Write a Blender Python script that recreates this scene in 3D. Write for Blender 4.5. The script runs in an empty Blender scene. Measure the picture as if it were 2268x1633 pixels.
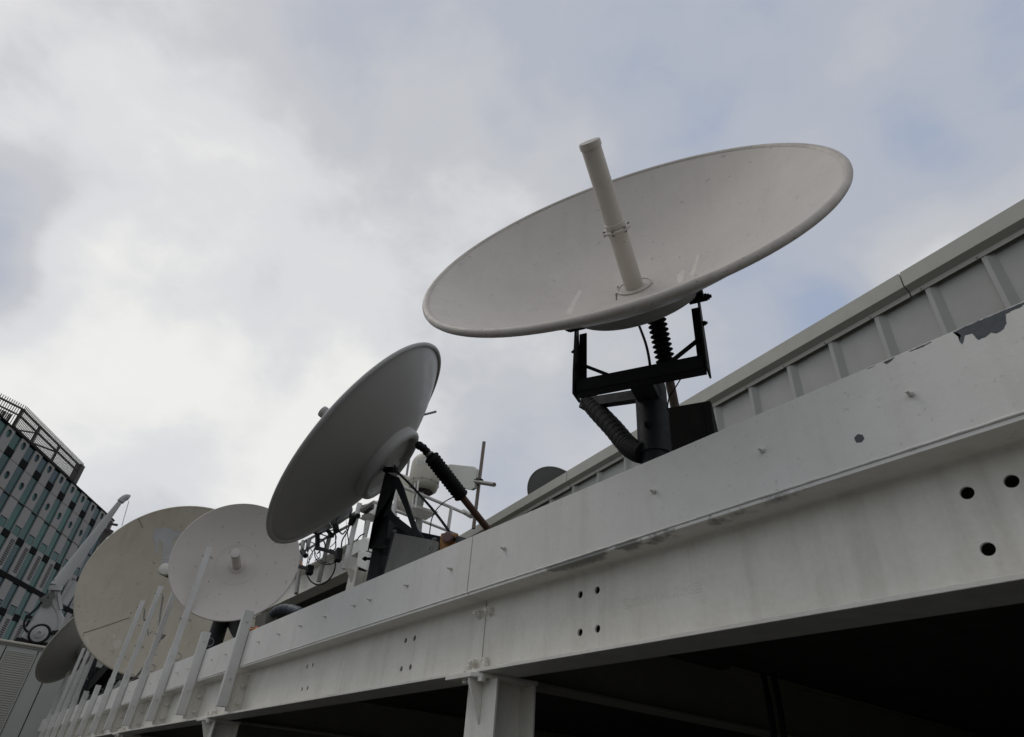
import bpy, bmesh, math, random
from mathutils import Vector, Matrix, noise
R = math.radians
random.seed(7)
scene = bpy.context.scene
col = scene.collection

# ------------------------------------------------------------------ camera
CZ = 1.6
F_ = 1398.0; CX, CY = 1134.0, 816.5           # focal length and centre for a 2268 px wide picture
zc = Vector((166, 1996.5, -1398)).normalized()
xc = Vector((1265, -873.5 * -1, 1398)); xc = Vector((1265, 873.5, 1398)).normalized()
xc = (xc - zc * xc.dot(zc)).normalized()
yc = zc.cross(xc)
RW = Matrix((xc, yc, zc))                      # camera axes -> world axes
CAM = Vector((0, 0, CZ))
cam_d = bpy.data.cameras.new('camera'); cam = bpy.data.objects.new('camera', cam_d); col.objects.link(cam)
cam.matrix_world = Matrix.Translation(CAM) @ RW.to_4x4()
cam_d.sensor_width = 36; cam_d.lens = 36 * F_ / 2268
cam_d.clip_start = 0.05; cam_d.clip_end = 2000
cam_d.dof.use_dof = True; cam_d.dof.focus_distance = 4.2; cam_d.dof.aperture_fstop = 5.6
scene.camera = cam

def ray(x, y): return RW @ Vector(((x - CX) / F_, -(y - CY) / F_, -1.0))
def atY(x, y, Y): r = ray(x, y); return CAM + r * (Y / r.y)
def atX(x, y, X): r = ray(x, y); return CAM + r * (X / r.x)
def atZ(x, y, Z): r = ray(x, y); return CAM + r * ((Z - CZ) / r.z)
def atD(x, y, D): return CAM + ray(x, y) * D

# ------------------------------------------------------------------ world: nishita sky under broken cloud
SUN_EL, SUN_AZ = 52.0, 215.0                   # azimuth measured from +X, anticlockwise
w = bpy.data.worlds.new('World'); scene.world = w; w.use_nodes = True
nt = w.node_tree; N = nt.nodes; L = nt.links
bg = N['Background']; bg.inputs['Strength'].default_value = 0.1
sky = N.new('ShaderNodeTexSky'); sky.sky_type = 'NISHITA'; sky.sun_disc = False
sky.sun_elevation = R(SUN_EL); sky.sun_rotation = R(90 - SUN_AZ)
tc = N.new('ShaderNodeTexCoord')
def wm(op, a, b=None, clamp=False):
    n = N.new('ShaderNodeMath'); n.operation = op; n.use_clamp = clamp
    for i, v in enumerate((a, b)):
        if v is None: continue
        if isinstance(v, (int, float)): n.inputs[i].default_value = v
        else: L.new(v, n.inputs[i])
    return n.outputs[0]
def wnoise(scale, detail, rough, dist=0.0, vec=None, off=(0, 0, 0), sc=(1, 1, 1)):
    mp = N.new('ShaderNodeMapping'); mp.inputs['Location'].default_value = off; mp.inputs['Scale'].default_value = sc
    L.new(vec or tc.outputs['Generated'], mp.inputs[0])
    n = N.new('ShaderNodeTexNoise'); n.inputs['Scale'].default_value = scale; n.inputs['Detail'].default_value = detail
    n.inputs['Roughness'].default_value = rough; n.inputs['Distortion'].default_value = dist
    L.new(mp.outputs[0], n.inputs['Vector']); return n
wrp = wnoise(2.2, 3, 0.5)
va = N.new('ShaderNodeVectorMath'); va.operation = 'MULTIPLY_ADD'
L.new(wrp.outputs['Color'], va.inputs[0]); va.inputs[1].default_value = (0.34, 0.34, 0.34); L.new(tc.outputs['Generated'], va.inputs[2])
def blob(px, py, rad, amp):
    d = ray(px, py).normalized() + Vector((0.17, 0.17, 0.17)); 
    n = N.new('ShaderNodeVectorMath'); n.operation = 'DISTANCE'; L.new(va.outputs[0], n.inputs[0]); n.inputs[1].default_value = d
    m = N.new('ShaderNodeMapRange'); m.interpolation_type = 'SMOOTHERSTEP'; L.new(n.outputs['Value'], m.inputs['Value'])
    m.inputs['From Min'].default_value = 0.0; m.inputs['From Max'].default_value = rad
    m.inputs['To Min'].default_value = amp; m.inputs['To Max'].default_value = 0.0
    return m.outputs[0]
SKYB = [(430, 930, 0.50, 0.36), (800, -60, 0.4, -0.12), (60, 760, 0.34, 0.15), (760, 1000, 0.34, 0.26), (590, 600, 0.17, -0.12), (480, 760, 0.12, 0.10),
        (2120, 580, 0.22, 0.46), (2268, 250, 0.28, 0.10), (150, 120, 0.7, 0.20), (1180, 780, 0.22, 0.16),
        (1250, 930, 0.25, -0.10), (0, 420, 0.16, -0.36), (0, 560, 0.12, -0.20), (1780, 180, 0.50, -0.16), (1560, 430, 0.26, -0.12),
        (1790, 680, 0.20, -0.20), (1890, 560, 0.12, -0.16), (2268, 20, 0.22, -0.2), (2060, 300, 0.16, -0.18), (1380, 560, 0.2, -0.12), (1690, 860, 0.16, -0.2),
        (700, 250, 0.4, 0.06), (350, 500, 0.16, -0.10), (1120, 120, 0.3, -0.04), (230, 1060, 0.14, -0.10)]
dens = None
for b in SKYB:
    o = blob(*b); dens = o if dens is None else wm('ADD', dens, o)
n1 = wnoise(2.6, 5, 0.50, 0.35, off=(3.1, 1.7, 0.4)); n2 = wnoise(7.5, 4, 0.45, 0.3, off=(7, 2, 5))
dens = wm('ADD', dens, wm('MULTIPLY', wm('SUBTRACT', n1.outputs['Fac'], 0.5), 0.8))
dens = wm('ADD', dens, wm('MULTIPLY', wm('SUBTRACT', n2.outputs['Fac'], 0.5), 0.30))
n3 = wnoise(19, 5, 0.6, 0.5, off=(1, 9, 3), sc=(1, 1, 1.8)); dens = wm('ADD', dens, wm('MULTIPLY', wm('SUBTRACT', n3.outputs['Fac'], 0.5), 0.14))
dens = wm('ADD', dens, 0.49, clamp=True)
cr = N.new('ShaderNodeValToRGB'); L.new(dens, cr.inputs[0])
cr.color_ramp.interpolation = 'EASE'
el = cr.color_ramp.elements
el[0].position = 0.05; el[0].color = (0.355, 0.42, 0.55, 1)
el[1].position = 1.0; el[1].color = (0.90, 0.89, 0.855, 1)
e = el.new(0.33); e.color = (0.465, 0.495, 0.565, 1)
e = el.new(0.55); e.color = (0.56, 0.573, 0.60, 1)
e = el.new(0.78); e.color = (0.735, 0.738, 0.745, 1)
sc10 = N.new('ShaderNodeVectorMath'); sc10.operation = 'SCALE'; L.new(cr.outputs[0], sc10.inputs[0]); sc10.inputs['Scale'].default_value = 10.0
mx = N.new('ShaderNodeMixRGB'); mx.inputs[0].default_value = 0.93
L.new(sky.outputs[0], mx.inputs[1]); L.new(sc10.outputs[0], mx.inputs[2]); L.new(mx.outputs[0], bg.inputs[0])

# ------------------------------------------------------------------ sun (veiled) and exposure
sd = bpy.data.lights.new('sun', 'SUN'); sd.energy = 0.5; sd.angle = R(25); sd.color = (1.0, 0.96, 0.90)
so = bpy.data.objects.new('sun', sd); col.objects.link(so)
sv = Vector((math.cos(R(SUN_EL)) * math.cos(R(SUN_AZ)), math.cos(R(SUN_EL)) * math.sin(R(SUN_AZ)), math.sin(R(SUN_EL))))
so.rotation_euler = sv.to_track_quat('Z', 'Y').to_euler(); so.location = sv * 50
scene.view_settings.view_transform = 'Standard'; scene.view_settings.look = 'None'
scene.view_settings.gamma = 1; scene.view_settings.exposure = 0.0
try: scene.view_settings.use_curve_mapping = False
except Exception: pass

# ------------------------------------------------------------------ materials
def mat(name, base, rough=0.5, metal=0.0, var=0.0, vscale=3.0, var_col=None, streak=0.0, streak_col=(0.1, 0.09, 0.08), bump=0.0, bscale=60.0,
        speck=0.0, speck_col=(0.05, 0.045, 0.04), speck_scale=40.0, spec=0.5):
    m = bpy.data.materials.new(name); m.use_nodes = True; t = m.node_tree; n = t.nodes; l = t.links
    p = n['Principled BSDF']; p.inputs['Roughness'].default_value = rough; p.inputs['Metallic'].default_value = metal
    p.inputs['Specular IOR Level'].default_value = spec
    tcn = n.new('ShaderNodeTexCoord'); gm = n.new('ShaderNodeNewGeometry')
    def nz(scale, det, sc=(1, 1, 1)):
        mp = n.new('ShaderNodeMapping'); mp.inputs['Scale'].default_value = sc; l.new(gm.outputs['Position'], mp.inputs[0])
        q = n.new('ShaderNodeTexNoise'); q.inputs['Scale'].default_value = scale; q.inputs['Detail'].default_value = det; q.inputs['Roughness'].default_value = 0.6
        l.new(mp.outputs[0], q.inputs['Vector']); return q.outputs['Fac']
    def mr(f, a, b, c=0.0, d=1.0):
        q = n.new('ShaderNodeMapRange'); l.new(f, q.inputs['Value'])
        for k, v in zip(('From Min', 'From Max', 'To Min', 'To Max'), (a, b, c, d)): q.inputs[k].default_value = v
        return q.outputs[0]
    def mix(f, a, b):
        q = n.new('ShaderNodeMixRGB')
        if isinstance(f, float): q.inputs[0].default_value = f
        else: l.new(f, q.inputs[0])
        for i, v in ((1, a), (2, b)):
            if isinstance(v, tuple): q.inputs[i].default_value = (*v, 1)
            else: l.new(v, q.inputs[i])
        return q.outputs[0]
    c = tuple(base)
    if var > 0:
        vc = var_col or tuple(x * 0.6 for x in base)
        c = mix(mr(nz(vscale, 6), 0.35, 0.72, 0.0, var), c, vc)
        c = mix(mr(nz(vscale * 9, 4), 0.4, 0.75, 0.0, var * 0.5), c, vc)
    if streak > 0: c = mix(mr(nz(9, 5, (1, 1, 0.07)), 0.52, 0.80, 0.0, streak), c, streak_col)
    if speck > 0: c = mix(mr(nz(speck_scale, 2), 0.665, 0.72, 0.0, speck), c, speck_col)
    if isinstance(c, tuple): p.inputs['Base Color'].default_value = (*c, 1)
    else: l.new(c, p.inputs['Base Color'])
    if var > 0: l.new(mr(nz(vscale * 3, 4), 0.3, 0.7, rough - 0.08, min(1, rough + 0.12)), p.inputs['Roughness'])
    if bump > 0:
        b = n.new('ShaderNodeBump'); b.inputs['Strength'].default_value = bump; b.inputs['Distance'].default_value = 0.004
        l.new(nz(bscale, 4), b.inputs['Height']); l.new(b.outputs[0], p.inputs['Normal'])
    return m
W_BEAM = mat('cream_steel_paint', (0.75, 0.735, 0.685), 0.42, var=0.22, vscale=2.2, var_col=(0.45, 0.43, 0.37), streak=0.30, streak_col=(0.40, 0.37, 0.30), bump=0.18, bscale=60, speck=0.22, speck_scale=55, speck_col=(0.16, 0.14, 0.11))
RIMP = mat('grimy_rim_paint', (0.60, 0.55, 0.485), 0.5, var=0.5, vscale=5, var_col=(0.30, 0.275, 0.235), speck=0.6, speck_scale=50, speck_col=(0.08, 0.075, 0.06), bump=0.2)
W_BEAR = mat('cream_steel_paint_inner', (0.76, 0.74, 0.67), 0.5, var=0.3, vscale=4, var_col=(0.40, 0.36, 0.28), streak=0.3, streak_col=(0.28, 0.24, 0.18), bump=0.3)
W_POST = mat('white_post_paint', (0.70, 0.69, 0.66), 0.4, var=0.25, vscale=5, var_col=(0.40, 0.385, 0.34), streak=0.25, streak_col=(0.28, 0.25, 0.2), bump=0.2)
DISH = mat('dish_shell_paint', (0.60, 0.555, 0.495), 0.45, var=0.35, vscale=2.2, var_col=(0.45, 0.415, 0.37), streak=0.22, streak_col=(0.33, 0.31, 0.28), bump=0.12, bscale=30, speck=0.4, speck_scale=22, speck_col=(0.25, 0.23, 0.2))
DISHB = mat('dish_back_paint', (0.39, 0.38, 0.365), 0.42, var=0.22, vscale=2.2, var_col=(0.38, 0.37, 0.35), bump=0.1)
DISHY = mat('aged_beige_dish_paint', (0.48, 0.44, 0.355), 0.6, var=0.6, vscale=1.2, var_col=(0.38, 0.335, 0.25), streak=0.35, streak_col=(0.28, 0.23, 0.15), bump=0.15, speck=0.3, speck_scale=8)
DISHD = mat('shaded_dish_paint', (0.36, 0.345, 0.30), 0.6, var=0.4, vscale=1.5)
DARK = mat('dark_slate_paint', (0.019, 0.021, 0.024), 0.6, spec=0.3, var=0.4, vscale=7, var_col=(0.034, 0.036, 0.038), bump=0.2)
RUBBER = mat('black_rubber', (0.006, 0.006, 0.006), 0.7, spec=0.25, var=0.3, vscale=30, var_col=(0.012, 0.012, 0.011))
GALV = mat('galvanised_sheet', (0.20, 0.195, 0.18), 0.5, metal=0.25, var=0.6, vscale=7, var_col=(0.13, 0.125, 0.115), speck=0.6, speck_scale=60, speck_col=(0.30, 0.28, 0.24))
RUST = mat('rusty_tube_paint', (0.075, 0.028, 0.018), 0.5, var=0.7, vscale=9, var_col=(0.13, 0.075, 0.04), bump=0.3)
STEEL = mat('bare_grey_steel', (0.22, 0.215, 0.20), 0.45, metal=0.4, var=0.4, vscale=12)
CLAD = mat('grey_wall_cladding', (0.36, 0.36, 0.335), 0.5, var=0.25, vscale=1.3, var_col=(0.28, 0.28, 0.25), streak=0.2, streak_col=(0.22, 0.21, 0.18))
COPE = mat('parapet_capping_paint', (0.42, 0.41, 0.355), 0.5, var=0.25, vscale=2, var_col=(0.33, 0.32, 0.27), streak=0.15, streak_col=(0.25, 0.23, 0.19))
WALLW = mat('pale_wall_panel', (0.40, 0.40, 0.37), 0.5, var=0.25, vscale=0.6, var_col=(0.32, 0.32, 0.29))
LOUV = mat('louvre_slats', (0.33, 0.32, 0.285), 0.5)
PRIMER = mat('exposed_grey_primer', (0.055, 0.062, 0.070), 0.6, var=0.5, vscale=14, var_col=(0.10, 0.11, 0.12), bump=0.3)
GAP = mat('black_joint_gap', (0.012, 0.011, 0.01), 0.9)
UNDER_DARK = mat('underside_dark_paint', (0.085, 0.082, 0.07), 0.8, var=0.4, vscale=2)  # plain dark base for the decks and the walls below them
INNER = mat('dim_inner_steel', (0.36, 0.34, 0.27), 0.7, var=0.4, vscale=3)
TPANEL = mat('tower_render_panel', (0.29, 0.278, 0.265), 0.7, var=0.2, vscale=0.15, var_col=(0.2, 0.19, 0.18))
TBLACK = mat('tower_black_panel', (0.008, 0.008, 0.008), 0.8, spec=0.1)
TBROWN = mat('brown_screen_metal', (0.040, 0.032, 0.026), 0.6)
YEL = mat('yellow_plastic', (0.30, 0.13, 0.02), 0.45, var=0.3, vscale=30, var_col=(0.25, 0.1, 0.02))
REDB = mat('faded_red_button', (0.16, 0.08, 0.075), 0.5)
BLUE = mat('blue_ribbed_hose', (0.022, 0.032, 0.042), 0.5)
ORANGE = mat('orange_cable', (0.5, 0.16, 0.03), 0.5)
ROOF = mat('grey_roof_covering', (0.055, 0.055, 0.053), 0.9, var=0.5, vscale=0.6)
RADOME = mat('cream_radome', (0.50, 0.475, 0.40), 0.5, var=0.35, vscale=4, var_col=(0.38, 0.34, 0.27))
WTEXT = mat('white_lettering', (0.72, 0.72, 0.70), 0.5)
PATCH = mat('pale_overpaint', (0.47, 0.47, 0.455), 0.6, var=0.4, vscale=4)
GREYP = mat('light_grey_pipe', (0.34, 0.335, 0.31), 0.45, var=0.3, vscale=8)

def stain_mat():
    # cream paint on the flange underside, with black mould that really grows along its outer edge
    m = W_BEAM.copy(); m.name = 'mouldy_flange_paint'; t = m.node_tree; n = t.nodes; l = t.links
    p = n['Principled BSDF']; src = p.inputs['Base Color'].links[0].from_socket
    g = n.new('ShaderNodeNewGeometry'); s = n.new('ShaderNodeSeparateXYZ'); l.new(g.outputs['Position'], s.inputs[0])
    def mr(f, a, b, c=0.0, d=1.0):
        q = n.new('ShaderNodeMapRange'); q.interpolation_type = 'SMOOTHSTEP'; l.new(f, q.inputs['Value'])
        for k, v in zip(('From Min', 'From Max', 'To Min', 'To Max'), (a, b, c, d)): q.inputs[k].default_value = v
        return q.outputs[0]
    def mul(a, b, op='MULTIPLY'):
        q = n.new('ShaderNodeMath'); q.operation = op; q.use_clamp = True; l.new(a, q.inputs[0])
        if isinstance(b, float): q.inputs[1].default_value = b
        else: l.new(b, q.inputs[1])
        return q.outputs[0]
    zone = mul(mr(s.outputs[0], -2.70, -2.15), mr(s.outputs[0], -0.55, -1.5))
    edge = mr(s.outputs[1], 2.035, 1.905)
    mp = n.new('ShaderNodeMapping'); mp.inputs['Scale'].default_value = (1, 0.35, 1); mp.inputs['Rotation'].default_value = (0, 0, R(25)); l.new(g.outputs['Position'], mp.inputs[0])
    nz = n.new('ShaderNodeTexNoise'); nz.inputs['Scale'].default_value = 42; nz.inputs['Detail'].default_value = 8; nz.inputs['Roughness'].default_value = 0.75; l.new(mp.outputs[0], nz.inputs[0])
    n2 = n.new('ShaderNodeTexNoise'); n2.inputs['Scale'].default_value = 5; n2.inputs['Detail'].default_value = 4; l.new(g.outputs['Position'], n2.inputs[0])
    f = mul(mul(zone, edge), mr(n2.outputs['Fac'], 0.30, 0.52))
    f = mul(mr(mul(f, nz.outputs['Fac']), 0.17, 0.42), 0.72)
    q = n.new('ShaderNodeMixRGB'); l.new(f, q.inputs[0]); l.new(src, q.inputs[1]); q.inputs[2].default_value = (0.045, 0.042, 0.034, 1)
    l.new(q.outputs[0], p.inputs['Base Color']); return m
MOULD = stain_mat()

def teal_mat():
    m = bpy.data.materials.new('teal_window_glass'); m.use_nodes = True; n = m.node_tree.nodes; l = m.node_tree.links
    p = n['Principled BSDF']; p.inputs['Roughness'].default_value = 0.12; p.inputs['Specular IOR Level'].default_value = 0.35
    g = n.new('ShaderNodeNewGeometry'); a = n.new('ShaderNodeTexNoise'); a.inputs['Scale'].default_value = 0.16; a.inputs['Detail'].default_value = 3; l.new(g.outputs['Position'], a.inputs[0])
    c = n.new('ShaderNodeValToRGB'); l.new(a.outputs['Fac'], c.inputs[0]); e = c.color_ramp.elements
    e[0].position = 0.35; e[0].color = (0.014, 0.050, 0.075, 1); e[1].position = 0.65; e[1].color = (0.026, 0.105, 0.090, 1)
    e2 = e.new(0.48); e2.color = (0.018, 0.066, 0.062, 1)
    l.new(c.outputs[0], p.inputs['Base Color']); return m
TEAL = teal_mat()

# ------------------------------------------------------------------ mesh helpers
def frame(axis, up=Vector((0, 0, 1))):
    z = Vector(axis).normalized(); u = Vector(up)
    if abs(z.dot(u.normalized())) > 0.98: u = Vector((1, 0, 0))
    x = u.cross(z).normalized(); y = z.cross(x); return x, y, z
class MB:
    def __init__(s): s.v = []; s.f = []
    def add(s, vs, fs):
        k = len(s.v); s.v += [Vector(p) for p in vs]; s.f += [tuple(i + k for i in f) for f in fs]; return s
    def box(s, a, b):
        x0, y0, z0 = a; x1, y1, z1 = b
        if x0 > x1: x0, x1 = x1, x0
        if y0 > y1: y0, y1 = y1, y0
        if z0 > z1: z0, z1 = z1, z0
        return s.add([(x0, y0, z0), (x1, y0, z0), (x1, y1, z0), (x0, y1, z0), (x0, y0, z1), (x1, y0, z1), (x1, y1, z1), (x0, y1, z1)],
                     [(0, 3, 2, 1), (4, 5, 6, 7), (0, 1, 5, 4), (1, 2, 6, 5), (2, 3, 7, 6), (3, 0, 4, 7)])
    def obox(s, c, ax, ay, az):      # centre and three half-extent vectors
        c = Vector(c); ax, ay, az = Vector(ax), Vector(ay), Vector(az); vs = []
        for k in (-1, 1):
            for j, i in ((-1, -1), (-1, 1), (1, 1), (1, -1)): vs.append(c + ax * i + ay * j + az * k)
        if ax.cross(ay).dot(az) < 0: vs = vs[4:] + vs[:4]
        return s.add(vs, [(0, 3, 2, 1), (4, 5, 6, 7), (0, 1, 5, 4), (1, 2, 6, 5), (2, 3, 7, 6), (3, 0, 4, 7)])
    def bar(s, p, q, wx, wy, up=(0, 0, 1)):   # rectangular bar between two points
        p, q = Vector(p), Vector(q); x, y, z = frame(q - p, Vector(up))
        return s.obox((p + q) / 2, x * wx / 2, y * wy / 2, (q - p) / 2)
    def tube(s, pts, r, n=12, caps=True):
        pts = [Vector(p) for p in pts]; rs = r if isinstance(r, (list, tuple)) else [r] * len(pts)
        k = len(s.v); x = None
        for i, p in enumerate(pts):
            t = (pts[min(i + 1, len(pts) - 1)] - pts[max(i - 1, 0)]).normalized()
            if x is None: x, y, _ = frame(t)
            else:
                x = (x - t * x.dot(t)).normalized(); y = t.cross(x)
            for j in range(n):
                a = 2 * math.pi * j / n; s.v.append(p + (x * math.cos(a) + y * math.sin(a)) * rs[i])
        for i in range(len(pts) - 1):
            for j in range(n):
                a = k + i * n + j; b = k + i * n + (j + 1) % n; s.f.append((a, b, b + n, a + n))
        if caps:
            s.f.append(tuple(k + j for j in reversed(range(n)))); s.f.append(tuple(k + (len(pts) - 1) * n + j for j in range(n)))
        return s
    def lathe(s, o, axis, prof, n=32, up=(0, 0, 1)):   # prof: (radius, height) list
        o = Vector(o); x, y, z = frame(axis, Vector(up)); k = len(s.v)
        for r_, h in prof:
            for j in range(n):
                a = 2 * math.pi * j / n; s.v.append(o + z * h + (x * math.cos(a) + y * math.sin(a)) * max(r_, 1e-5))
        for i in range(len(prof) - 1):
            for j in range(n):
                a = k + i * n + j; b = k + i * n + (j + 1) % n; s.f.append((a, b, b + n, a + n))
        return s
    def torus(s, o, axis, Rm, r_, n=72, m=10, a0=0.0, a1=2 * math.pi, up=(0, 0, 1)):
        o = Vector(o); x, y, z = frame(axis, Vector(up)); full = abs(a1 - a0 - 2 * math.pi) < 1e-6; k = len(s.v); cnt = n if full else n + 1
        for i in range(cnt):
            a = a0 + (a1 - a0) * i / n; d = x * math.cos(a) + y * math.sin(a)
            for j in range(m):
                b = 2 * math.pi * j / m; s.v.append(o + d * (Rm + r_ * math.cos(b)) + z * (r_ * math.sin(b)))
        for i in range(n):
            for j in range(m):
                i2 = (i + 1) % cnt; s.f.append((k + i * m + j, k + i2 * m + j, k + i2 * m + (j + 1) % m, k + i * m + (j + 1) % m))
        return s
    def prism(s, poly, d):          # polygon in 3-D extruded by the vector d
        poly = [Vector(p) for p in poly]; d = Vector(d); n = len(poly)
        nrm = sum((poly[i].cross(poly[(i + 1) % n]) for i in range(n)), Vector())
        if nrm.dot(d) > 0: poly = poly[::-1]
        return s.add(poly + [p + d for p in poly], [tuple(range(n)), tuple(reversed(range(n, 2 * n)))] + [(i, i + n, (i + 1) % n + n, (i + 1) % n) for i in range(n)])
    def nut(s, o, axis, af=0.036, h=0.02, stub=0.012, washer=True):   # hex nut, washer and thread end
        z = Vector(axis).normalized(); o = Vector(o)
        if washer: s.lathe(o, z, [(0, 0), (af * 0.72, 0), (af * 0.72, 0.004), (0, 0.004)], 20)
        ro = af / math.sqrt(3); b = o + z * 0.004
        s.lathe(b, z, [(ro, 0), (ro, h * 0.85), (ro * 0.86, h), (0, h)], 6)
        s.lathe(b, z, [(af * 0.33, h), (af * 0.33, h + stub), (af * 0.25, h + stub + 0.003), (0, h + stub + 0.003)], 14)
        return s
    def build(s, name, m, parent=None, smooth=30, bevel=0.0, bseg=2):
        off = Vector((0, 0, 0)); q = parent
        while q is not None: off += q.location; q = q.parent
        me = bpy.data.meshes.new(name); me.from_pydata([p - off for p in s.v], [], s.f)
        bm = bmesh.new(); bm.from_mesh(me); bmesh.ops.recalc_face_normals(bm, faces=bm.faces[:]); bm.to_mesh(me); bm.free()
        me.materials.append(m)
        if smooth:
            me.polygons.foreach_set('use_smooth', [True] * len(me.polygons)); me.set_sharp_from_angle(angle=R(smooth))
        o = bpy.data.objects.new(name, me); col.objects.link(o)
        if parent is not None: o.parent = parent
        if bevel > 0:
            b = o.modifiers.new('bevel', 'BEVEL'); b.width = bevel; b.segments = bseg; b.limit_method = 'ANGLE'; b.angle_limit = R(40)
        return o
def empty(name, loc, label, cat, group=None):
    o = bpy.data.objects.new(name, None); col.objects.link(o); o.location = Vector(loc); o.empty_display_size = 0.1
    o['label'] = label; o['category'] = cat
    if group: o['group'] = group
    return o
def tag(o, label, cat, group=None):
    o['label'] = label; o['category'] = cat
    if group: o['group'] = group
    return o
def struct(o, kind='structure'): o['kind'] = kind; return o
def copy_tree(o, parent=None):
    c = o.copy(); col.objects.link(c)
    if parent is not None: c.parent = parent
    for ch in [x for x in bpy.data.objects if x.parent == o]: copy_tree(ch, c)
    return c
def smoothpath(pts, k=8):          # Catmull-Rom
    pts = [Vector(p) for p in pts]; P = [pts[0] * 2 - pts[1]] + pts + [pts[-1] * 2 - pts[-2]]; out = []
    for i in range(1, len(P) - 2):
        for j in range(k):
            t = j / k; a, b, c, d = P[i - 1], P[i], P[i + 1], P[i + 2]
            out.append(0.5 * ((2 * b) + (c - a) * t + (2 * a - 5 * b + 4 * c - d) * t * t + (3 * b - a - 3 * c + d) * t ** 3))
    out.append(pts[-1]); return out
def plate_with_holes(name, outline, holes, thick, m, parent, O, U, V):
    # flat plate drawn in the U,V plane from O, with round holes cut through
    cu = bpy.data.curves.new(name, 'CURVE'); cu.dimensions = '2D'; cu.fill_mode = 'BOTH'; cu.extrude = thick / 2
    def spl(pts):
        s = cu.splines.new('POLY'); s.points.add(len(pts) - 1); s.use_cyclic_u = True
        for i, p in enumerate(pts): s.points[i].co = (p[0], p[1], 0, 1)
    spl(outline)
    for hx, hy, r_ in holes: spl([(hx + r_ * math.cos(a * math.pi / 14), hy + r_ * math.sin(a * math.pi / 14)) for a in range(28)])
    tmp = bpy.data.objects.new(name, cu); me0 = bpy.data.meshes.new_from_object(tmp)
    bpy.data.objects.remove(tmp)
    Wn = Vector(U).cross(Vector(V)); b = MB()
    b.v = [Vector(O) + Vector(U) * p.co.x + Vector(V) * p.co.y + Wn * p.co.z for p in me0.vertices]
    b.f = [tuple(p.vertices) for p in me0.polygons]
    return b.build(name, m, parent, smooth=30)
def text_mesh(body, size, ext):
    cu = bpy.data.curves.new('lettering', 'FONT'); cu.body = body; cu.size = size; cu.extrude = ext; cu.bevel_depth = ext * 0.6
    tmp = bpy.data.objects.new('lettering', cu); me = bpy.data.meshes.new_from_object(tmp); bpy.data.objects.remove(tmp); return me

# ------------------------------------------------------------------ ground
g = MB().box((-500, -500, -0.3), (500, 500, 0)).build('ground', ROOF, smooth=0); struct(g)

# ------------------------------------------------------------------ the front steel beams
YF, YFB = 1.900, 1.925           # fascia plate front / back
ZT, ZM, ZM2, ZB0, ZB = 2.872, 2.553, 2.536, 2.168, 2.1516
YW = 2.030                        # web face
seams = [1.9, -2.965, -7.72, -12.47, -17.22, -21.97, -25.80]
studs = [1.46, 0.95, 0.44, -0.075, -0.589, -1.105, -1.619, -2.654, -3.169, -3.681, -4.194, -4.44, -4.947, -5.434, -5.928, -6.452, -6.93, -7.45] + [-7.95 - 0.5 * i for i in range(36)]
holes = [-0.52, -2.155, -3.785, -5.385, 1.1]
blabels = ['nearest white steel beam, with peeling paint and raised mill lettering on its web',
           'white steel beam between the split above the column and the first guard post',
           'white steel beam behind the two short guard posts nearest the camera',
           'white steel beam behind the tall guard posts that hold the chain',
           'white steel beam behind the sixth to ninth guard posts',
           'farthest white steel beam, running into the pale end wall']
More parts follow.
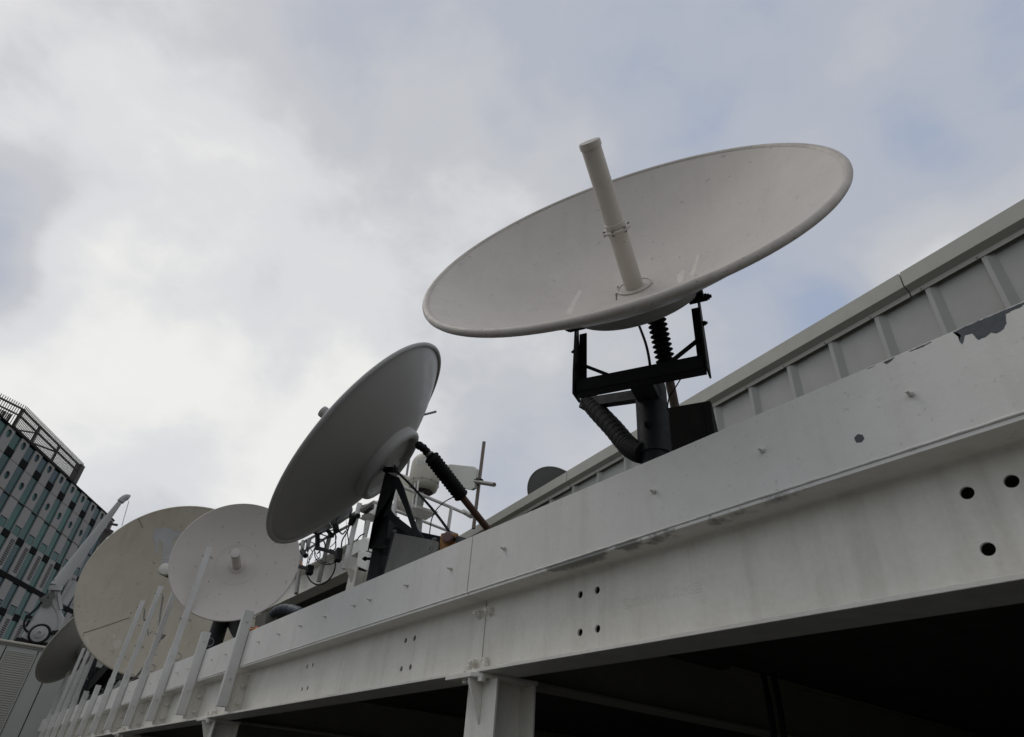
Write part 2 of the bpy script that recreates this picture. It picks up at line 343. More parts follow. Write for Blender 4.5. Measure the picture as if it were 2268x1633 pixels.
for bi in range(6):
    x1, x0 = seams[bi] - 0.004, seams[bi + 1] + 0.004
    b = empty('steel_beam', (x0, YF, ZB), blabels[bi], 'beam', 'painted steel beams in line')
    fx = x1 - 0.012 if bi else x1
    MB().box((x0 - 0.012 if bi < 5 else x0, YF, ZM), (fx, YFB, ZT)).build('fascia_plate', W_BEAM, b, bevel=0.0015)
    MB().box((x0, YF + 0.003, ZM2), (x1, 2.145, ZM - 0.0005)).build('top_flange', MOULD if bi == 0 else W_BEAM, b, bevel=0.0015)
    MB().box((x0, 1.930, ZB), (x1, 2.140, ZB0)).build('bottom_flange', W_BEAR, b, bevel=0.002)
    hl = [(hx + dx - x0, z - ZB0, 0.0190 if hx > -1 else 0.0165) for hx in holes if x0 < hx < x1 for dx in (-0.056, 0.056) for z in (2.437, 2.272)]
    plate_with_holes('web', [(0, 0), (x1 - x0, 0), (x1 - x0, ZM2 - ZB0), (0, ZM2 - ZB0)], hl, 0.010, W_BEAR, b, (x0, YW + 0.005, ZB0), (1, 0, 0), (0, 0, 1))
    # root fillets where the rolled web meets its flanges
    fl = MB()
    for zz, sg in ((ZM2, -1), (ZB0, 1)):
        pr = [(YW - 0.0005, zz + sg * 0.016)] + [(YW - 0.016 + 0.016 * math.cos(a), zz + sg * (0.016 - 0.016 * math.sin(a))) for a in [R(15 * k) for k in range(1, 6)]] + [(YW - 0.016, zz - sg * 0.0005), (YW + 0.002, zz - sg * 0.0005), (YW + 0.002, zz + sg * 0.016)]
        fl.prism([(x0, y, z) for y, z in pr], (x1 - x0, 0, 0))
    fl.build('root_fillet', W_BEAR, b)
    # weld bead along the lower edge of the fascia plate
    wb = MB(); n = int((x1 - x0) / (0.010 if bi < 2 else 0.03)); pts = []; rs = []
    for i in range(n + 1):
        x = x0 + (x1 - x0) * i / n; a = noise.noise(Vector((x * 23, 1.3, 0))); c = noise.noise(Vector((x * 90, 5.3, 0)))
        pts.append((x, YF + 0.003 + 0.0012 * c, ZM + 0.002 + 0.0016 * a)); rs.append(0.0058 + 0.0018 * a + 0.0014 * c)
    wb.tube(pts, rs, 7); wb.build('weld_bead', W_BEAM, b, smooth=60)
    for sx in studs:
        if x0 < sx < x1:
            MB().nut((sx, YF, 2.722), (0.0, -1, 0), 0.017, 0.009, 0.014, False).build('stud', W_BEAM, b)
    if bi == 0 or bi == 1:        # big bolts at the splice over the column
        sx = -2.965
        for z in (2.472, 2.222):
            o = (sx + 0.050, YW, z) if bi == 0 else (sx - 0.055, YW, z)
            MB().nut(o, (0, -1, 0), 0.036, 0.026, 0.014).build('bolt', W_BEAR, b)
    if bi in (1, 2, 3):
        sx = seams[bi + 1]
        for z in (2.472, 2.222):
            MB().nut((sx + 0.055, YW, z), (0, -1, 0), 0.036, 0.026, 0.014).build('bolt', W_BEAR, b)
    if bi == 0:
        def c7(x, y): return (1527.8 + x * .4116, 366.7 + y * .4116)
        def patch(zs, name='paint_chip', m=PRIMER):
            pts = [atY(*c7(*q), YF) for q in zs]; poly = []
            for i in range(len(pts)):
                a, c = pts[i], pts[(i + 1) % len(pts)]; steps = max(1, int((c - a).length / 0.008))
                for k in range(steps):
                    p = a.lerp(c, k / steps); j = 0.0022 if k else 0
                    p = p + Vector((j * noise.noise(p * 180), 0, j * noise.noise(p * 150 + Vector((9, 9, 9)))))
                    p.z = min(p.z, ZT - 0.0005); p.y = YF - 0.0004; poly.append(p)
            bm = bmesh.new(); f = bm.faces.new([bm.verts.new(p - b.location) for p in poly]); bmesh.ops.triangulate(bm, faces=[f])
            r_ = bmesh.ops.extrude_face_region(bm, geom=bm.faces[:]); bmesh.ops.translate(bm, verts=[v for v in r_['geom'] if isinstance(v, bmesh.types.BMVert)], vec=(0, 0.0012, 0))
            bmesh.ops.recalc_face_normals(bm, faces=bm.faces[:])
            me = bpy.data.meshes.new(name); bm.to_mesh(me); bm.free(); me.materials.append(m)
            o = bpy.data.objects.new(name, me); col.objects.link(o); o.parent = b; return o
        patch([(1415, 898), (1470, 872), (1640, 800), (1798, 735), (1840, 718), (1830, 735), (1798, 748), (1780, 765), (1750, 775), (1700, 800), (1705, 850), (1690, 880), (1650, 905), (1620, 900), (1590, 925), (1555, 940), (1540, 930), (1520, 905), (1480, 915), (1475, 945), (1465, 965), (1450, 945), (1460, 915), (1440, 900)])
        patch([(1040, 1060), (1105, 1030), (1085, 1052), (1058, 1070)])
        patch([(1180, 1000), (1240, 973), (1300, 948), (1300, 953), (1240, 982), (1188, 1002)])
        patch([(950, 1096), (1000, 1075), (985, 1085), (955, 1096)])
        patch([(885, 1465), (905, 1445), (930, 1450), (940, 1470), (925, 1490), (895, 1492)])
        # raised mill mark on the web
        me = text_mesh('SCUNTHORPE', 0.075, 0.0008)
        p0 = atY(1394, 1343, YW); p1 = atY(1534, 1317, YW)
        xs = [v.co.x for v in me.vertices]; s_ = (p1.x - p0.x) / (max(xs) - min(xs)); zt = atY(1394, 1343, YW).z; sz = 0.034 / 0.053
        bb = MB(); bb.v = [Vector((p0.x + (v.co.x - min(xs)) * s_, YW + 0.0002 - v.co.z, p0.z - 0.004 + v.co.y * sz)) for v in me.vertices]; bb.f = [tuple(f.vertices) for f in me.polygons]
        bb.build('mill_lettering', W_BEAR, b, smooth=60)
        for nm, (xa, ya) in (('a', (1386, 1345)), ('b', (1548, 1312))):
            pm = atY(xa, ya, YW); e2 = MB(); wv = 0.017; zc_ = p0.z + 0.013
            sgn = 1 if nm == 'a' else -1
            for k in range(4):
                z = zc_ - 0.018 + 0.012 * k
                e2.box((pm.x - wv, YW - 0.0012, z - 0.0016), (pm.x + wv, YW + 0.001, z + 0.0016))
            for k in (0, 2):
                z = zc_ - 0.012 + 0.012 * k; xx = pm.x - sgn * wv * (1 if k else -1)
                e2.box((xx - 0.002, YW - 0.0012, z - 0.006), (xx + 0.002, YW + 0.001, z + 0.006))
            e2.build('mill_emblem', W_BEAR, b, smooth=0, bevel=0.0006)

# ------------------------------------------------------------------ steel columns under the beams
def column(xc, label):
    c = empty('steel_column', (xc, 2.12, 0), label, 'column', 'steel columns under the beams')
    x0, x1, y0, y1, zt = xc - 0.1235, xc + 0.1235, 2.000, 2.250, ZB - 0.022
    MB().box((x0, y0, 0), (x1, y0 + 0.012, zt)).build('front_flange', W_BEAR, c, bevel=0.0015)
    MB().box((x0, y1 - 0.012, 0), (x1, y1, zt)).build('rear_flange', W_BEAR, c, bevel=0.0015)
    MB().box((xc - 0.005, y0 + 0.012, 0), (xc + 0.005, y1 - 0.012, zt)).build('web', W_BEAR, c)
    MB().prism([(xc - 0.205, 1.905, zt), (xc + 0.03, 1.905, zt), (xc + 0.075, 1.95, zt), (xc + 0.125, 2.26, zt), (xc - 0.205, 2.26, zt)], (0, 0, 0.0215)).build('cap_plate', W_BEAR, c, bevel=0.002)
    MB().prism([(xc - 0.006, y0 - 0.0005, zt), (xc - 0.006, 1.915, zt), (xc - 0.006, 1.915, zt - 0.018), (xc - 0.006, y0 - 0.0005, zt - 0.20)], (0.012, 0, 0)).build('gusset', W_BEAR, c, bevel=0.002)
    for sx in (-0.085, 0.055):
        MB().nut((xc + sx, 1.965, ZB0), (0, 0, 1), 0.036, 0.026, 0.016).build('bolt', W_BEAR, c)
        MB().lathe((xc + sx, 1.955, zt), (0, 0, -1), [(0, 0), (0.021, 0), (0.021, 0.018), (0, 0.018)], 6).build('bolt_head', W_BEAR, c)
    return c
for x, lb in ((-2.900, 'white steel column under the beam split, nearest the camera'), (-7.66, 'white steel column below the second short guard post'),
              (-12.41, 'white steel column farther along, below the chained guard posts'), (-17.16, 'farthest white steel column under the beam')):
    column(x, lb)

# ------------------------------------------------------------------ dark covered space behind the beam
for k, x in enumerate((-0.35, -2.95, -7.70, -12.45, -17.2)):
    t = MB(); t.box((x - 0.09, 2.262, 2.1495), (x + 0.09, 7.9, 2.166)).box((x - 0.09, 2.262, 2.50), (x + 0.09, 7.9, 2.516)).box((x - 0.006, 2.262, 2.166), (x + 0.006, 7.9, 2.50))
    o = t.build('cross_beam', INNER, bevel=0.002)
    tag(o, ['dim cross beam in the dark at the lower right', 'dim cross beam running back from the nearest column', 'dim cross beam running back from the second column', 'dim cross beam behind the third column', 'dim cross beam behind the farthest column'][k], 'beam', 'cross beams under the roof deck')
dk = MB()
dk.box((-25.7, 2.150, 2.525), (6, 4.05, 2.60))
for i in range(60):
    x = 5 - i * 0.5; 
    dk.prism([(x, 2.3, 2.5245), (x + 0.04, 2.3, 2.49), (x + 0.14, 2.3, 2.49), (x + 0.18, 2.3, 2.5245)], (0, 1.7, 0))
dk.build('roof_deck', UNDER_DARK, smooth=0)
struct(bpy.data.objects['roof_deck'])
d2_ = MB().box((-25.7, 4.05, 2.527), (6, 8.2, 2.60)).build('roof_deck_rear', UNDER_DARK, smooth=0); struct(d2_); d2_.name = 'roof_deck'
bw = MB()
for i in range(150):
    x = 5.8 - i * 0.2
    bw.prism([(x, 8.1, 0), (x - 0.05, 8.03, 0), (x - 0.12, 8.03, 0), (x - 0.17, 8.1, 0), (x - 0.2, 8.1, 0), (x - 0.2, 8.2, 0), (x, 8.2, 0)], (0, 0, 2.52))
tag(bw.build('corrugated_wall', UNDER_DARK, smooth=0), 'dark corrugated wall at the back of the covered space', 'wall')
sw = MB().box((6.0, 2.2, 0), (6.1, 8.2, 2.6)).build('side_wall', UNDER_DARK, smooth=0); tag(sw, 'dark side wall closing the covered space off frame right', 'wall')

hc = empty('hanging_cable', (-1.2, 3.4, 2.5), 'pair of black cables hanging in the dark under the deck, lower right', 'cable')
for dx in (0, 22):
    MB().tube(smoothpath([atY(1690 + dx, 1490, 3.4), atY(1704 + dx, 1560, 3.4), atY(1716 + dx, 1640, 3.4), atY(1735 + dx, 1760, 3.4)], 5), 0.016, 8).build('cable', RUBBER, hc)
# ------------------------------------------------------------------ guard posts
def ring_loop(mb, x, y, z, r_=0.045):
    pts = [(x, y + 0.002, z + r_)] + [(x, y + 0.018 + r_ * math.cos(a) * 1.1, z + r_ * math.sin(a)) for a in [R(90 - 20 * k) for k in range(10)]] + [(x, y + 0.002, z - r_)]
    mb.tube(pts, 0.0045, 8)
def make_post(tall):
    p = empty('guard_post', (0, 1.9, 2.2), 'x', 'post', 'guard posts bolted to the beams')
    x0, x1, y0, y1, z0, z1 = -0.03, 0.03, 1.800, 1.893, 2.205, 3.055
    s = MB(); t = 0.004
    s.box((x0, y0, z0), (x1, y0 + t, z1)).box((x0, y1 - t, z0), (x1, y1, z1)).box((x0, y0 + t, z0), (x0 + t, y1 - t, z1)).box((x1 - t, y0 + t, z0), (x1, y1 - t, z1))
    s.build('sleeve', W_POST, p, smooth=0)
    MB().box((x0 + 0.005, y0 + 0.005, z1 - 0.02), (x1 - 0.005, y1 - 0.005, z1 - 0.001)).build('cap', W_POST, p, smooth=0)
    r = MB(); ring_loop(r, 0, y1, 2.96); r.build('ring', STEEL, p)
    for z in (2.955, 2.44): MB().nut((x1, 1.845, z), (1, 0, 0), 0.018, 0.008, 0.002, False).build('bolt', W_POST, p)
    # fin plate back to the web with two bolts
    f = MB(); f.box((-0.022, 1.894, ZB0 + 0.005), (-0.012, 2.0295, 2.50)).box((-0.030, 2.018, ZB0 + 0.003), (-0.0125, 2.0298, 2.44))
    f.build('fin_plate', W_BEAR, p, smooth=0, bevel=0.001)
    for z in (2.40, 2.25): MB().nut((-0.012, 1.985, z), (1, 0, 0), 0.034, 0.022, 0.012).build('fin_bolt', W_BEAR, p)
    if tall:
        u = MB(); u.box((-0.024, 1.808, z1 - 0.02), (0.024, 1.882, z1 + 1.36)); u.build('upright', W_POST, p, smooth=0, bevel=0.002)
        for z in (3.42, 4.28):
            MB().tube([(0, 1.785, z), (0, 1.808, z)], 0.007, 8).build('bolt_end', STEEL, p)
            q = MB(); q.tube([(0.0, 1.882, z), (0, 1.90, z), (0.0, 1.915, z + 0.012), (0, 1.93, z), (0, 1.925, z - 0.02)], 0.005, 8); q.build('hook', STEEL, p)
    return p
ordn = ['nearest', 'second', 'third', 'fourth', 'fifth', 'sixth', 'seventh', 'eighth', 'ninth', 'tenth', 'eleventh', 'twelfth']
tallset = {2, 3, 4, 5, 8, 9, 10, 11}
P_S = make_post(False); P_T = make_post(True); usedS = usedT = False
POSTX = [-6.90, -8.41, -9.90, -11.39, -12.88, -14.37, -15.86, -17.35, -18.84, -20.33, -21.82, -23.31]
for i, x in enumerate(POSTX):
    tall = i in tallset; src = P_T if tall else P_S
    if tall: p = src if not usedT else copy_tree(src); usedT = True
    else: p = src if not usedS else copy_tree(src); usedS = True
    p.location.x = x
    p['label'] = ('nearest short guard post, rightmost of the row, with open bottom end' if i == 0 else
                  '%s guard post counted from the right, %s' % (ordn[i], 'tall with a slimmer upright' if tall else 'short with a wire ring'))
def chain(a, b, sag, name_label, link=0.035, extra=None):
    a, b = Vector(a), Vector(b); m = (a + b) / 2 - Vector((0, 0, sag)); path = smoothpath([a, (a.lerp(m, .5)) - Vector((0, 0, sag * .25)), m, (b.lerp(m, .5)) - Vector((0, 0, sag * .25)), b] if extra is None else extra, 12)
    mb = MB(); acc = 0; i = 0; k = 0
    Ls = [0]
    for p, q in zip(path, path[1:]): Ls.append(Ls[-1] + (q - p).length)
    d = 0
    while d < Ls[-1] - link:
        while Ls[i + 1] < d: i += 1
        p = path[i].lerp(path[i + 1], (d - Ls[i]) / max(1e-6, Ls[i + 1] - Ls[i])); t = (path[i + 1] - path[i]).normalized()
        x, y, _ = frame(t); s_ = x if k % 2 else y; c = p + t * link * 0.5
        loop = [c + t * (link * 0.62 * math.cos(u)) + s_ * (link * 0.32 * math.sin(u)) for u in [R(30 * j) for j in range(13)]]
        mb.tube(loop, link * 0.11, 6, caps=False); d += link * 0.82; k += 1
    return tag(mb.build('chain', STEEL, smooth=60), name_label, 'chain', 'chains on the guard posts')
x3, x4, x5, x6 = POSTX[2:6]
chain((x5, 1.93, 4.27), (x4 , 1.93, 3.43), 0, 'rusty chain hanging between the tall third, fourth and fifth guard posts', 0.045,
      extra=[(x5, 1.93, 4.27), (x5 + 0.3, 1.94, 3.95), (x5 + 0.75, 1.94, 3.62), (x5 + 1.2, 1.94, 3.42), (x4, 1.93, 3.42)])
chain((x5, 1.94, 3.3), (x5, 1.95, 3.0), 0, 'loose chain end dangling down to the ring of the fifth guard post', 0.05,
      extra=[(x4 - 0.28, 1.94, 3.47), (x4 - 0.6, 1.95, 3.25), (x5 + 0.45, 1.95, 3.02), (x5 + 0.05, 1.95, 2.93)])
chain((x6, 1.93, 4.27), (x5, 1.93, 3.4), 0, 'short chain between the fifth and sixth guard posts', 0.045,
      extra=[(x6, 1.93, 4.27), (x6 + 0.25, 1.95, 4.05), (x6 + 0.55, 1.95, 4.02), (x6 + 0.9, 1.95, 3.85), (x5 - 0.05, 1.94, 3.62)])

# ------------------------------------------------------------------ satellite dishes
def dish_parts(root, c, n, Rr, dp, feedL, shell=DISH, back=DISHB, tube_r=0.019, ring=True, feed_r=0.046, rimm=None, collar=True):
    n = Vector(n).normalized(); c = Vector(c) + n * tube_r * Rr * 0.6; rad = Rr * (1 - tube_r); V = c - n * dp * Rr
    th = 0.010 * Rr; N_ = 26; inner = []; outer = []
    for i in range(N_ + 1):
        r_ = rad * i / N_; inner.append((r_, dp * Rr * (r_ / rad) ** 2))
    for i in range(N_, -1, -1):
        r_ = rad * i / N_; outer.append((r_, dp * Rr * (r_ / rad) ** 2 - th))
    a = MB().lathe(V, n, inner, 120); o = a.build('reflector', shell, root, smooth=40)
    a = MB().lathe(V, n, outer, 120); a.build('reflector_back', back, root, smooth=40)
    MB().torus(c - n * tube_r * Rr * 0.9, n, rad + 0.002, tube_r * Rr, 140, 14).build('rim', rimm or shell, root, smooth=80)
    if ring:
        rr = 0.34 * Rr; zb = dp * Rr * (rr / rad) ** 2 - th; d = 0.060 * Rr; prof = []
        prof += [(rr + 0.002, zb + 0.012), (rr, -d + 0.03 * Rr)]
        for k in range(9):
            t = R(-0 + 180 * k / 8); prof.append((rr - 0.035 * Rr + 0.035 * Rr * math.cos(t), -d + 0.03 * Rr - 0.035 * Rr * math.sin(t)))
        prof += [(rr - 0.07 * Rr, -d + 0.03 * Rr), (rr - 0.075 * Rr, -0.012 * Rr), (rr * 0.55, -0.0125 * Rr), (0, -0.016 * Rr)]
        MB().lathe(V, n, prof, 96).build('back_ring', back, root, smooth=45)
    if feedL:
        fr = feed_r * Rr
        f = MB().lathe(V, n, [(0, 0.01), (fr, 0.004), (fr, feedL * Rr * 0.97), (fr * 0.98, feedL * Rr * 0.975)], 40); fo = f.build('feed_tube', shell, root)
        MB().lathe(V + n * feedL * Rr * 0.965, n, [(fr * 1.0, 0), (fr * 1.09, 0), (fr * 1.09, 0.022 * Rr), (fr * 1.04, 0.028 * Rr), (0, 0.032 * Rr)], 40).build('feed_cap', shell, fo)
        bz = MB().lathe(V + n * 0.004, n, [(fr * 1.9, 0.0), (fr * 1.9, 0.008), (fr * 1.82, 0.010), (fr * 1.80, 0.004), (fr, 0.004)], 48); bz.build('feed_base', shell, root)
        if collar:
            h = feedL * Rr * 0.43; cl = MB().lathe(V + n * h, n, [(fr, -0.004), (fr * 1.5, -0.004), (fr * 1.5, 0.003), (fr * 1.05, 0.004), (fr * 1.07, 0.03 * Rr), (fr, 0.034 * Rr)], 40)
            cl.lathe(V + n * h, n, [(fr, -0.011), (fr * 1.45, -0.011), (fr * 1.45, -0.006), (fr, -0.006)], 40)
            co = cl.build('collar', shell, fo); xx, yy, _ = frame(n)
            for k in range(6):
                t = R(60 * k + 20); q = V + n * (h - 0.008) + (xx * math.cos(t) + yy * math.sin(t)) * fr * 1.32
                MB().lathe(q, n, [(0, -0.012), (0.008, -0.012), (0.008, 0.018), (0, 0.018)], 8).build('collar_bolt', STEEL, fo)
    return V
def bolts_on(root, c, n, Rr, dp, pix, mt, r_=0.012):
    # bolt heads where the photograph shows them: ray meets the paraboloid
    c, n = Vector(c), Vector(n).normalized(); V = c - n * dp * Rr; rad = Rr * 0.981
    for px, py in pix:
        d = ray(px, py); lo = None
        for k in range(1, 4000):
            t = k * 0.004; p = CAM + d * t; h = (p - V).dot(n); rr = ((p - V) - n * h).length
            if rr < rad and abs(h - dp * Rr * (rr / rad) ** 2) < 0.006: lo = (p, rr, h)
            if lo and abs(h - dp * Rr * (rr / rad) ** 2) >= 0.006: break
        if lo:
            p = lo[0]; MB().lathe(p - n * 0.002, n, [(0, -0.002), (r_, 0.0), (r_ * 0.95, 0.006), (r_ * 0.5, 0.008), (r_ * 0.45, 0.004), (0, 0.004)], 16).build('bolt_head', mt, root)

# --- the big dish in front
bigC = Vector((0, 0, CZ)) + 1.15 * Vector((-1.438, 1.535, 2.304)); bigN = Vector((0.411, -0.805, 0.428)).normalized(); BR = 1.15
BP = Vector((-1.941, 2.30, 0)); BDP = 0.335
big = empty('satellite_dish', (BP.x, BP.y, 2.61), 'largest white dish tilted up on a dark pole, in front of everything else', 'satellite dish', 'rooftop satellite dishes')
bigV = dish_parts(big, bigC, bigN, BR, BDP, 0.735, tube_r=0.019, rimm=RIMP); bigC = bigC + bigN * (0.019 * BR * 0.6)
c5 = lambda x, y: (916.7 + .4581 * x, 275 + .4581 * y)
bolts_on(big, bigC, bigN, BR, BDP, [c5(*q) for q in [(1153, 652), (1286, 644), (1367, 674), (1367, 737), (870, 753), (780, 825), (758, 888), (1157, 776), (1152, 806), (1000, 772), (950, 860)]], DISH)
def yoke(root, pole, ztop, nh, ax, half, fwd, zp, zb0, zb1, dk=DARK):
    pole, nh, ax = Vector(pole), Vector(nh).normalized(), Vector(ax).normalized(); up = Vector((0, 0, 1))
    ctr = pole + nh * fwd
    cb = MB(); zc_ = (zb0 + zb1) / 2; h = (zb1 - zb0) / 2; c = Vector((ctr.x, ctr.y, zc_))
    cb.obox(c - nh * 0.030, ax * half, nh * 0.004, up * h); cb.obox(c + up * (h - 0.004), ax * half, nh * 0.034, up * 0.004); cb.obox(c - up * (h - 0.004), ax * half, nh * 0.034, up * 0.004); cb.obox(c + nh * 0.03, ax * half, nh * 0.004, up * h)
    cb.build('crossbar', dk, root, smooth=0, bevel=0.0015)
    MB().bar(Vector((pole.x, pole.y, zb0 + 0.03)), Vector((ctr.x, ctr.y, zb0 + 0.03)), 0.12, 0.05).build('head_block', dk, root, smooth=0, bevel=0.003)
    for s_ in (-1, 1):
        e = c + ax * (half + 0.006) * s_; top = Vector((ctr.x, ctr.y, zp)) + ax * (half + 0.006) * s_
        pl = MB().prism([e - nh * 0.055 - up * (h + 0.012), e + nh * 0.045 - up * (h + 0.012), e + nh * 0.045 + up * (h + 0.05), top + nh * 0.022 + up * 0.01, top - nh * 0.022 + up * 0.01, e - nh * 0.055 + up * (h + 0.05)], ax * 0.010 * s_)
        e_in = e - ax * 0.02 * s_
        pl.obox((e + top) / 2 - nh * 0.035 - ax * 0.022 * s_, ax * 0.022, nh * 0.004, up * ((top - e).length / 2 - 0.03))
        arm = pl.build('yoke_arm', dk, root, smooth=0, bevel=0.001)
        MB().bar(e + up * (h + 0.13) - ax * 0.01 * s_, c + ax * (half - 0.20) * s_ + up * (h - 0.005), 0.030, 0.008).build('brace', dk, root, smooth=0)
        MB().bar(e + up * (h + 0.05) - nh * 0.05 - ax * 0.01 * s_, c + ax * (half - 0.13) * s_ + up * (h - 0.005) - nh * 0.03, 0.026, 0.008).build('brace', dk, root, smooth=0)
        pv = MB().tube([top - ax * 0.045, top + ax * 0.045], 0.021, 16); pv.tube([top - ax * 0.06, top + ax * 0.06], 0.011, 10)
        pv.obox(top + up * 0.03 - ax * 0.012 * s_, ax * 0.030, nh * 0.016, up * 0.03)
        pv.nut(top + ax * 0.045 * s_, ax * s_, 0.03, 0.014, 0.008); pv.build('pivot', RUBBER, root)
        MB().nut(e + up * (h + 0.22) + ax * 0.01 * s_, ax * s_, 0.022, 0.012, 0.006).build('bolt', RUBBER, root)
nhB = Vector((0.455, -0.89, 0)); axB = Vector((0.89, 0.455, 0))
yoke(big, BP, 3.6, nhB, axB, 0.338, 0.24, 3.925, 3.452, 3.532)
pl = MB().tube([(BP.x, BP.y, 2.61), (BP.x, BP.y, 3.58)], 0.073, 36); pl.build('pole', DARK, big)
sl = MB().lathe((BP.x, BP.y, 3.155), (0, 0, 1), [(0.0731, 0), (0.085, 0), (0.085, 0.41), (0.081, 0.435), (0, 0.44)], 40); sl.build('pole_sleeve', DARK, big)
MB().box((BP.x - 0.092, BP.y - 0.01, 2.66), (BP.x - 0.086, BP.y + 0.07, 3.44)).build('side_plate', DARK, big)
MB().nut(BP + Vector((0.035, -0.080, 3.29)), (0.3, -0.95, 0), 0.026, 0.018, 0.01).build('clamp_bolt', RUBBER, big)
MB().nut(BP + Vector((0.035, -0.080, 3.46)), (0.3, -0.95, 0), 0.026, 0.012, 0.004).build('clamp_bolt', RUBBER, big)
c6 = lambda x, y: (1191.7 + x * .28065, 611.1 + y * .28065)
aL = atY(*c6(350, 1015), 2.22); aR = atY(*c6(800, 948), 2.26)
MB().bar(aL, aR, 0.05, 0.062).build('side_arm', DARK, big, smooth=0, bevel=0.002)
hp = smoothpath([atY(*c6(*q), 2.24) for q in [(400, 955), (405, 985), (455, 1055), (590, 1200), (700, 1330), (775, 1385), (830, 1400)]], 22)
MB().tube(hp, [0.056 + 0.0010 * math.sin(i * 1.25) if i > 22 else 0.036 + 0.020 * i / 22 for i in range(len(hp))], 20).build('corrugated_hose', RUBBER, big, smooth=60)
def bellows(root, a, b, r0, r1, folds, name='bellows', n=24):
    a, b = Vector(a), Vector(b); pts = []; rs = []; k = folds * 6
    for i in range(k + 1):
        u = abs(((i / 6) % 1) - 0.5) * 2; pts.append(a.lerp(b, i / k)); rs.append(r0 + (r1 - r0) * (1 - u))
    return MB().tube(pts, rs, n).build(name, RUBBER, root, smooth=50)
ya = 2.40
bt = atY(*c6(925, 300), 2.30); bb_ = atY(*c6(1010, 690), ya)
bellows(big, bt, bb_, 0.032, 0.057, 10)
MB().tube([bt + (bt - bb_) * 0.22, bt], 0.022, 16).build('actuator_rod', RUBBER, big)
MB().tube([atY(*c6(1015, 720), ya), atY(*c6(1085, 1060), 3.05), atY(*c6(1110, 1200), 3.35)], [0.027, 0.031, 0.031], 20).build('actuator_tube', RUST, big)
MB().tube(smoothpath([atY(*c6(*q), 2.30) for q in [(770, 330), (800, 400), (845, 520), (870, 620), (885, 720), (900, 860)]], 6), 0.008, 8).build('cable', RUBBER, big)
MB().tube(smoothpath([atY(*c6(*q), 2.30) for q in [(1140, 790), (1085, 880), (1035, 960), (1020, 1060)]], 6), 0.0035, 6).build('cable', RUBBER, big)
pvL = Vector((BP.x, BP.y, 3.9)) + nhB * 0.12
up_d = axB.cross(bigN); up_d = up_d if up_d.z > 0 else -up_d
MB().obox(bigV - bigN * 0.06 - up_d * 0.17, axB * 0.37, bigN * 0.02, up_d * 0.025).build('mount_bar', RUBBER, big, smooth=0)

# dark equipment enclosure to the right of the pole
q0 = atY(*c6(1022, 1040), 2.56); rq = ray(*c6(1362, 1003)); kq = rq.x / rq.y; Lq = (kq * q0.y - q0.x) / (axB.x - axB.y * kq); back = -nhB
def eb(d_, z): p = q0 + back * d_; return Vector((p.x, p.y, z))
en = MB().prism([eb(0, 2.61), eb(0, q0.z), eb(0.06, q0.z + 0.01), eb(0.36, 3.30), eb(0.36, 2.61)], axB * Lq)
eo = en.build('equipment_enclosure', mat('enclosure_grey', (0.020, 0.019, 0.018), 0.8, spec=0.15, var=0.5, vscale=12, var_col=(0.034, 0.032, 0.028)), smooth=0, bevel=0.006)
tag(eo, 'dark grey sloping metal enclosure beside the pole of the largest dish', 'enclosure')
ps = q0 + axB * Lq * 0.79 + nhB * 0.002; ps.z = (2.62 + q0.z - 0.01) / 2
o = MB().obox(ps, axB * 0.003, nhB * 0.0015, Vector((0, 0, (q0.z - 0.01 - 2.62) / 2))).build('lid_seam', GAP, eo, smooth=0)

SMUDGE = mat('chalky_smudge', (0.74, 0.69, 0.62), 0.6, var=0.7, vscale=14, var_col=(0.62, 0.57, 0.50))
SMDARK = mat('dark_grime', (0.13, 0.115, 0.09), 0.7, var=0.5, vscale=30)
SMUDGES = [([(1270, 730), (1300, 705), (1312, 712), (1300, 760), (1278, 775)], SMUDGE), ([(1335, 730), (1372, 625), (1380, 640), (1362, 710), (1345, 745)], SMUDGE),
           ([(735, 915), (775, 840), (800, 800), (812, 812), (785, 870), (760, 925)], SMUDGE), ([(975, 820), (985, 818), (984, 850), (976, 852)], SMDARK), ([(983, 780), (990, 786), (984, 800)], SMDARK)]
# --- the middle dish seen from behind
midC = Vector((0, 0, CZ)) + 1.17 * Vector((-4.526, 1.711, 2.404)); midN = Vector((-.38, -.762, .524)).normalized(); MR = 1.17
MP = Vector((-5.235, 2.38, 0))
mid = empty('satellite_dish', (MP.x, MP.y, 2.61), 'grey dish seen from behind with black bellows strut, left of the largest dish', 'satellite dish', 'rooftop satellite dishes')
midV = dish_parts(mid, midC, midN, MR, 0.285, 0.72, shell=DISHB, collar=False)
nhM = Vector((midN.x, midN.y, 0)).normalized(); axM = Vector((-nhM.y, nhM.x, 0))
if axM.x < 0: axM = -axM
c4 = lambda x, y: (550 + .3742 * x, 733.3 + .3742 * y)
c13 = lambda x, y: (763.9 + x * .16844, 947.2 + y * .16844)
cA = lambda x, y: (611.1 + x * .2619, 977.8 + y * .2619)        # crop 1000,1600 at 2.3333
MB().tube([(MP.x, MP.y, 2.61), (MP.x, MP.y, 3.66)], 0.078, 36).build('pole', DARK, mid)
for z in (3.02, 3.36):
    MB().tube([(MP.x - 0.10, MP.y - 0.085, z), (MP.x - 0.04, MP.y - 0.03, z)], 0.012, 10).nut((MP.x - 0.10, MP.y - 0.085, z), (-.75, -.65, 0), 0.03, 0.016, 0.008).build('clamp_bolt', RUBBER, mid)
Yp = 2.26
plate = [(905, 300), (1010, 420), (960, 590), (965, 610), (845, 690), (775, 915), (790, 700), (845, 560), (880, 400)]
def poly(zs, f, Y): return [atY(*f(*q), Y) for q in zs]
